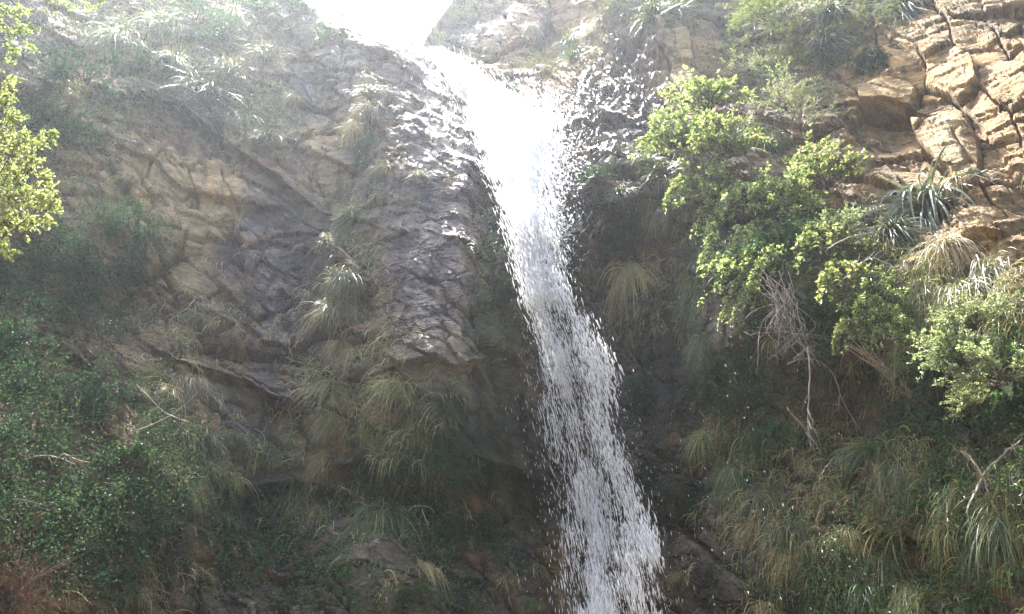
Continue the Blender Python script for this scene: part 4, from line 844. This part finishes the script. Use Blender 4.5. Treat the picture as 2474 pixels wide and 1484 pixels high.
def water_material():
    m, t, out = new_mat('white_water'); L = t.links
    at = N(t, 'ShaderNodeAttribute', attribute_name='flow').outputs['Vector']; dn = N(t, 'ShaderNodeAttribute', attribute_name='closed').outputs['Fac']
    mp = N(t, 'ShaderNodeMapping'); mp.inputs['Scale'].default_value = (9.0, 0.9, 1.0); L.new(at, mp.inputs[0])
    n = noise(t, mp.outputs[0], 1.6, 6, 0.72, 0.8); mp2 = N(t, 'ShaderNodeMapping'); mp2.inputs['Scale'].default_value = (42, 5, 1.0); L.new(at, mp2.inputs[0]); n2 = noise(t, mp2.outputs[0], 1.5, 3, 0.6)
    s = mth(t, 'ADD', mth(t, 'MULTIPLY', n, 0.65), mth(t, 'MULTIPLY', n2, 0.35)); th = mth(t, 'SUBTRACT', 0.80, mth(t, 'MULTIPLY', dn, 0.50))
    mr = N(t, 'ShaderNodeMapRange'); L.new(s, mr.inputs[0]); L.new(th, mr.inputs[1]); L.new(mth(t, 'ADD', th, 0.05), mr.inputs[2])
    b = N(t, 'ShaderNodeBsdfPrincipled'); b.inputs['Base Color'].default_value = (0.9, 0.9, 0.9, 1); b.inputs['Roughness'].default_value = 0.35
    tr = N(t, 'ShaderNodeBsdfTranslucent'); tr.inputs[0].default_value = (0.92, 0.92, 0.92, 1); mx = N(t, 'ShaderNodeMixShader'); mx.inputs[0].default_value = 0.5; L.new(b.outputs[0], mx.inputs[1]); L.new(tr.outputs[0], mx.inputs[2])
    bp = N(t, 'ShaderNodeBump'); bp.inputs['Strength'].default_value = 1.0; bp.inputs['Distance'].default_value = 0.05; L.new(s, bp.inputs['Height']); L.new(bp.outputs[0], b.inputs['Normal'])
    tp = N(t, 'ShaderNodeBsdfTransparent'); m2 = N(t, 'ShaderNodeMixShader'); L.new(mr.outputs[0], m2.inputs[0]); L.new(tp.outputs[0], m2.inputs[1]); L.new(mx.outputs[0], m2.inputs[2]); L.new(m2.outputs[0], out.inputs[0]); return m
def drop_material():
    m, t, out = new_mat('water_drops'); L = t.links
    b = N(t, 'ShaderNodeBsdfPrincipled'); b.inputs['Base Color'].default_value = (0.9, 0.9, 0.9, 1); b.inputs['Roughness'].default_value = 0.2
    tr = N(t, 'ShaderNodeBsdfTranslucent'); tr.inputs[0].default_value = (0.93, 0.93, 0.93, 1); mx = N(t, 'ShaderNodeMixShader'); mx.inputs[0].default_value = 0.45; L.new(b.outputs[0], mx.inputs[1]); L.new(tr.outputs[0], mx.inputs[2])
    tp = N(t, 'ShaderNodeBsdfTransparent'); m2 = N(t, 'ShaderNodeMixShader'); m2.inputs[0].default_value = 0.8; L.new(tp.outputs[0], m2.inputs[1]); L.new(mx.outputs[0], m2.inputs[2]); L.new(m2.outputs[0], out.inputs[0]); return m
M_WATER = water_material(); M_DROP = drop_material()
falls = bpy.data.objects.new('waterfall', None); C.objects.link(falls); falls.location = (0, 0, 0)
tag(falls, 'white waterfall pouring down the rock chute and breaking into drops', 'waterfall', None, 'structure')
Vs, Fs, At, Cl, n0 = [], [], [], [], 0
for lay in range(4):
    nr_, nc_ = 420, 44; s = np.linspace(140, 1840, nr_); u = np.linspace(-0.04, 1.04, nc_); S_, U_ = np.meshgrid(s, u, indexing='ij'); S_, U_ = S_.ravel(), U_.ravel()
    ed = np.stack([U_*0, S_, U_*0+lay*91], 1); sh = fbm(ed, 40, 4, 400+lay)*0.035*(1+S_/500)
    x, p, wd = fall_at(S_, U_*(1-0.08*lay)+0.04*lay+sh); m_ = 0.0045
    fl = np.stack([(U_*wd)*m_*1.2+lay*7, S_*m_, 0*S_], 1); bulge = np.sin(np.clip(U_, 0, 1)*math.pi)*0.18
    dd = fbm(np.stack([fl[:, 0]*2.5, fl[:, 1]*0.6, fl[:, 0]*0+lay], 1), 0.5, 5, 410+lay)*0.09
    p[:, 1] -= bulge+dd+lay*0.07; p[:, 2] += 0.3*dd
    c = np.interp(S_, FALL[:, 0], FALL[:, 3]); e = np.minimum(U_+0.04, 1.04-U_)/0.25; c = c*np.clip(0.35+0.65*e, 0, 1)-0.07*lay
    ii, jj = np.meshgrid(np.arange(nr_-1), np.arange(nc_-1), indexing='ij'); a = (ii*nc_+jj).ravel()+n0
    Vs.append(p); Fs.append(np.stack([a, a+nc_, a+nc_+1, a+1], 1)); At.append(fl); Cl.append(c); n0 += len(p)
mesh_obj('water_sheet', np.concatenate(Vs), np.concatenate(Fs), M_WATER, falls, True, {'flow': np.concatenate(At), 'closed': np.concatenate(Cl)})
OCT = np.array([(1,0,0),(0,1,0),(-1,0,0),(0,-1,0),(0,0,1),(0,0,-1)], float); OCF = np.array([(0,1,4),(1,2,4),(2,3,4),(3,0,4),(1,0,5),(2,1,5),(3,2,5),(0,3,5)])
def drops(name, p, axis, L, W, parent=None, mat=None):
    n = len(p); a = unit(axis); s = unit(np.cross(a, np.array([0.2, 1, 0.1]))); b = np.cross(a, s)
    V = p[:, None]+OCT[None, :, 0:1]*s[:, None]*W[:, None, None]+OCT[None, :, 1:2]*b[:, None]*W[:, None, None]+OCT[None, :, 2:3]*a[:, None]*L[:, None, None]
    V[:, 5] += (a*0.0); F = OCF[None]+(np.arange(n)*6)[:, None, None]; return mesh_obj(name, V.reshape(-1, 3), F.reshape(-1, 3), mat or M_DROP, parent, True)
r = np.random.default_rng(77)
def flow_axis(s): return np.stack([0.30*np.interp(s, [150, 600, 1500], [1.6, 1.0, 0.35])+0*s, -0.05+0*s, -1+0*s], 1)
P_, A_, L_, W_ = [], [], [], []
def add(n, s, u, spread, l, w_, clear=(0, .4)):
    x, p, wd = fall_at(s, u); p = p+r.normal(size=p.shape)*spread; p[:, 1] -= r.uniform(*clear, len(s))
    P_.append(p); A_.append(flow_axis(s)+r.normal(size=p.shape)*0.09); L_.append(l*r.uniform(0.4, 1.5, len(s))**1.5); W_.append(w_*r.uniform(0.5, 1.4, len(s)))
n = 13000; s = 520+1300*r.beta(1.3, 1.1, n); v = r.normal(0.45, 0.18, n); cl = np.clip(fbm(np.stack([v*6, s/110, 0*s], 1), 1.0, 3, 420)*1.6+0.34, 0, 1); k = r.uniform(0, 1, n) < cl+0.12; add(0, s[k], v[k], 0.025, 0.065, 0.0034)
n = 5000; s = r.uniform(150, 750, n); add(0, s, r.uniform(-0.08, 1.1, n), 0.05, 0.06, 0.006)
n = 6000; s = r.uniform(600, 1820, n); add(0, s, r.normal(0.58, 0.36, n), 0.05, 0.022, 0.0032, (0, .5))          # wide thin spray
n = 2200; s = 700+850*r.beta(1.6, 1.4, n); u_ = 0.9+r.normal(0, 0.10, n)+0.09*fbm(np.stack([s*0, s, s*0], 1), 70, 3, 430); add(0, s, u_, 0.02, 0.05, 0.005, (.3, .7))   # the outer edge that catches the sun
n = 400; s = r.normal(1345, 32, n); add(0, s, r.normal(1.08, 0.05, n), 0.03, 0.05, 0.007, (.4, .8))
n = 500; s = r.normal(925, 45, n); add(0, s, r.normal(1.05, 0.10, n), 0.05, 0.045, 0.007, (.4, .8))
# splash where the chute strikes the spur
n = 9000; x = r.normal(1305, 42, n); y = r.normal(330, 60, n); k = (x > 1230) & (y > 210); x, y = x[k], y[k]; p = CAM+ray(x, y)*wsurf(x, y, 0.3)[:, None]+r.normal(size=(len(x), 3))*0.12; P_.append(p); A_.append(r.normal(size=p.shape)*0.7+np.array([0.4, -0.2, -0.6])); L_.append(0.024*r.uniform(0.4, 1.6, len(p))); W_.append(0.009*r.uniform(0.5, 1.5, len(p)))
n = 5000; x = r.normal(1315, 26, n); y = r.normal(510, 80, n); p = CAM+ray(x, y)*wsurf(x, y, 0.35)[:, None]+r.normal(size=(n, 3))*0.1; P_.append(p); A_.append(r.normal(size=p.shape)*0.5+np.array([0.2, -0.2, -0.8])); L_.append(0.024*r.uniform(0.4, 1.6, n)); W_.append(0.008*r.uniform(0.5, 1.5, n))
n = 300; x = 1200+r.gamma(2, 160, n); y = r.uniform(350, 1484, n); x = x+(y-350)*0.15; p = CAM+ray(x, y)*wsurf(x, y, 0.5)[:, None]+r.normal(size=(n, 3))*0.2; P_.append(p); A_.append(r.normal(size=p.shape)*0.2+np.array([0.1, 0, -1])); L_.append(0.016*r.uniform(0.4, 1.5, n)); W_.append(0.004*r.uniform(0.5, 1.4, n))
sp = drops('spray', np.concatenate(P_), np.concatenate(A_), np.concatenate(L_), np.concatenate(W_), falls); sp['kind'] = 'stuff'
# white flecks imitating glints, plus trickles, on the wet spur and below the lip
def glint_film(zs, n, seed, l, w_):
    r, p, nr = scatter(zs, n, seed); d = np.array([0.12, 0, -1.0]); d = d-nr*(nr@d)[:, None]+r.normal(size=p.shape)*0.12+np.array([-0.35, 0, 0]); k = len(p)
    return p+nr*0.012, d, l*r.uniform(0.4, 1.6, k), w_*r.uniform(0.5, 1.5, k)
fs = [glint_film([(1470,190,60,170,18,1),(1550,330,60,40,0,.8),(1500,150,40,90,25,.9),(1390,520,90,70,-30,1),(1300,270,50,30,0,.6)], 3000, 501, 0.10, 0.009), glint_film([(1195,620,16,60,-20,1),(1160,540,14,40,-30,.8),(1060,230,18,130,-38,1),(960,135,60,12,25,.6),(1110,340,30,60,-30,.6),(1170,110,60,60,0,.5)], 800, 502, 0.07, 0.006)]
o = drops('trickles_and_glints', *[np.concatenate([f[i] for f in fs]) for i in range(4)]); tag(o, None, None, None, 'stuff')
print('water', time.time()-T0)


# ------------------------------------------------------------------ haze volume added to imitate veiling glare
def box_obj(name, lo, hi, mat):
    x0, y0, z0 = lo; x1, y1, z1 = hi
    V = np.array([(x0,y0,z0),(x1,y0,z0),(x1,y1,z0),(x0,y1,z0),(x0,y0,z1),(x1,y0,z1),(x1,y1,z1),(x0,y1,z1)], float)
    return mesh_obj(name, V, np.array([(0,3,2,1),(4,5,6,7),(0,1,5,4),(1,2,6,5),(2,3,7,6),(3,0,4,7)]), mat)
hm, t, out = new_mat('veiling_glare'); pv = t.nodes.new('ShaderNodeVolumePrincipled'); pv.inputs['Color'].default_value = (0.80, 0.885, 1.0, 1); pv.inputs['Density'].default_value = HAZE_D
pv.inputs['Anisotropy'].default_value = HAZE_G; t.links.new(pv.outputs[0], out.inputs['Volume'])
top = float(Gall[..., 2].max())+2
tag(box_obj('glare_haze', (-62, -42, -1.5), (62, 82, top), hm), kind='stuff')

print('script', time.time()-T0)
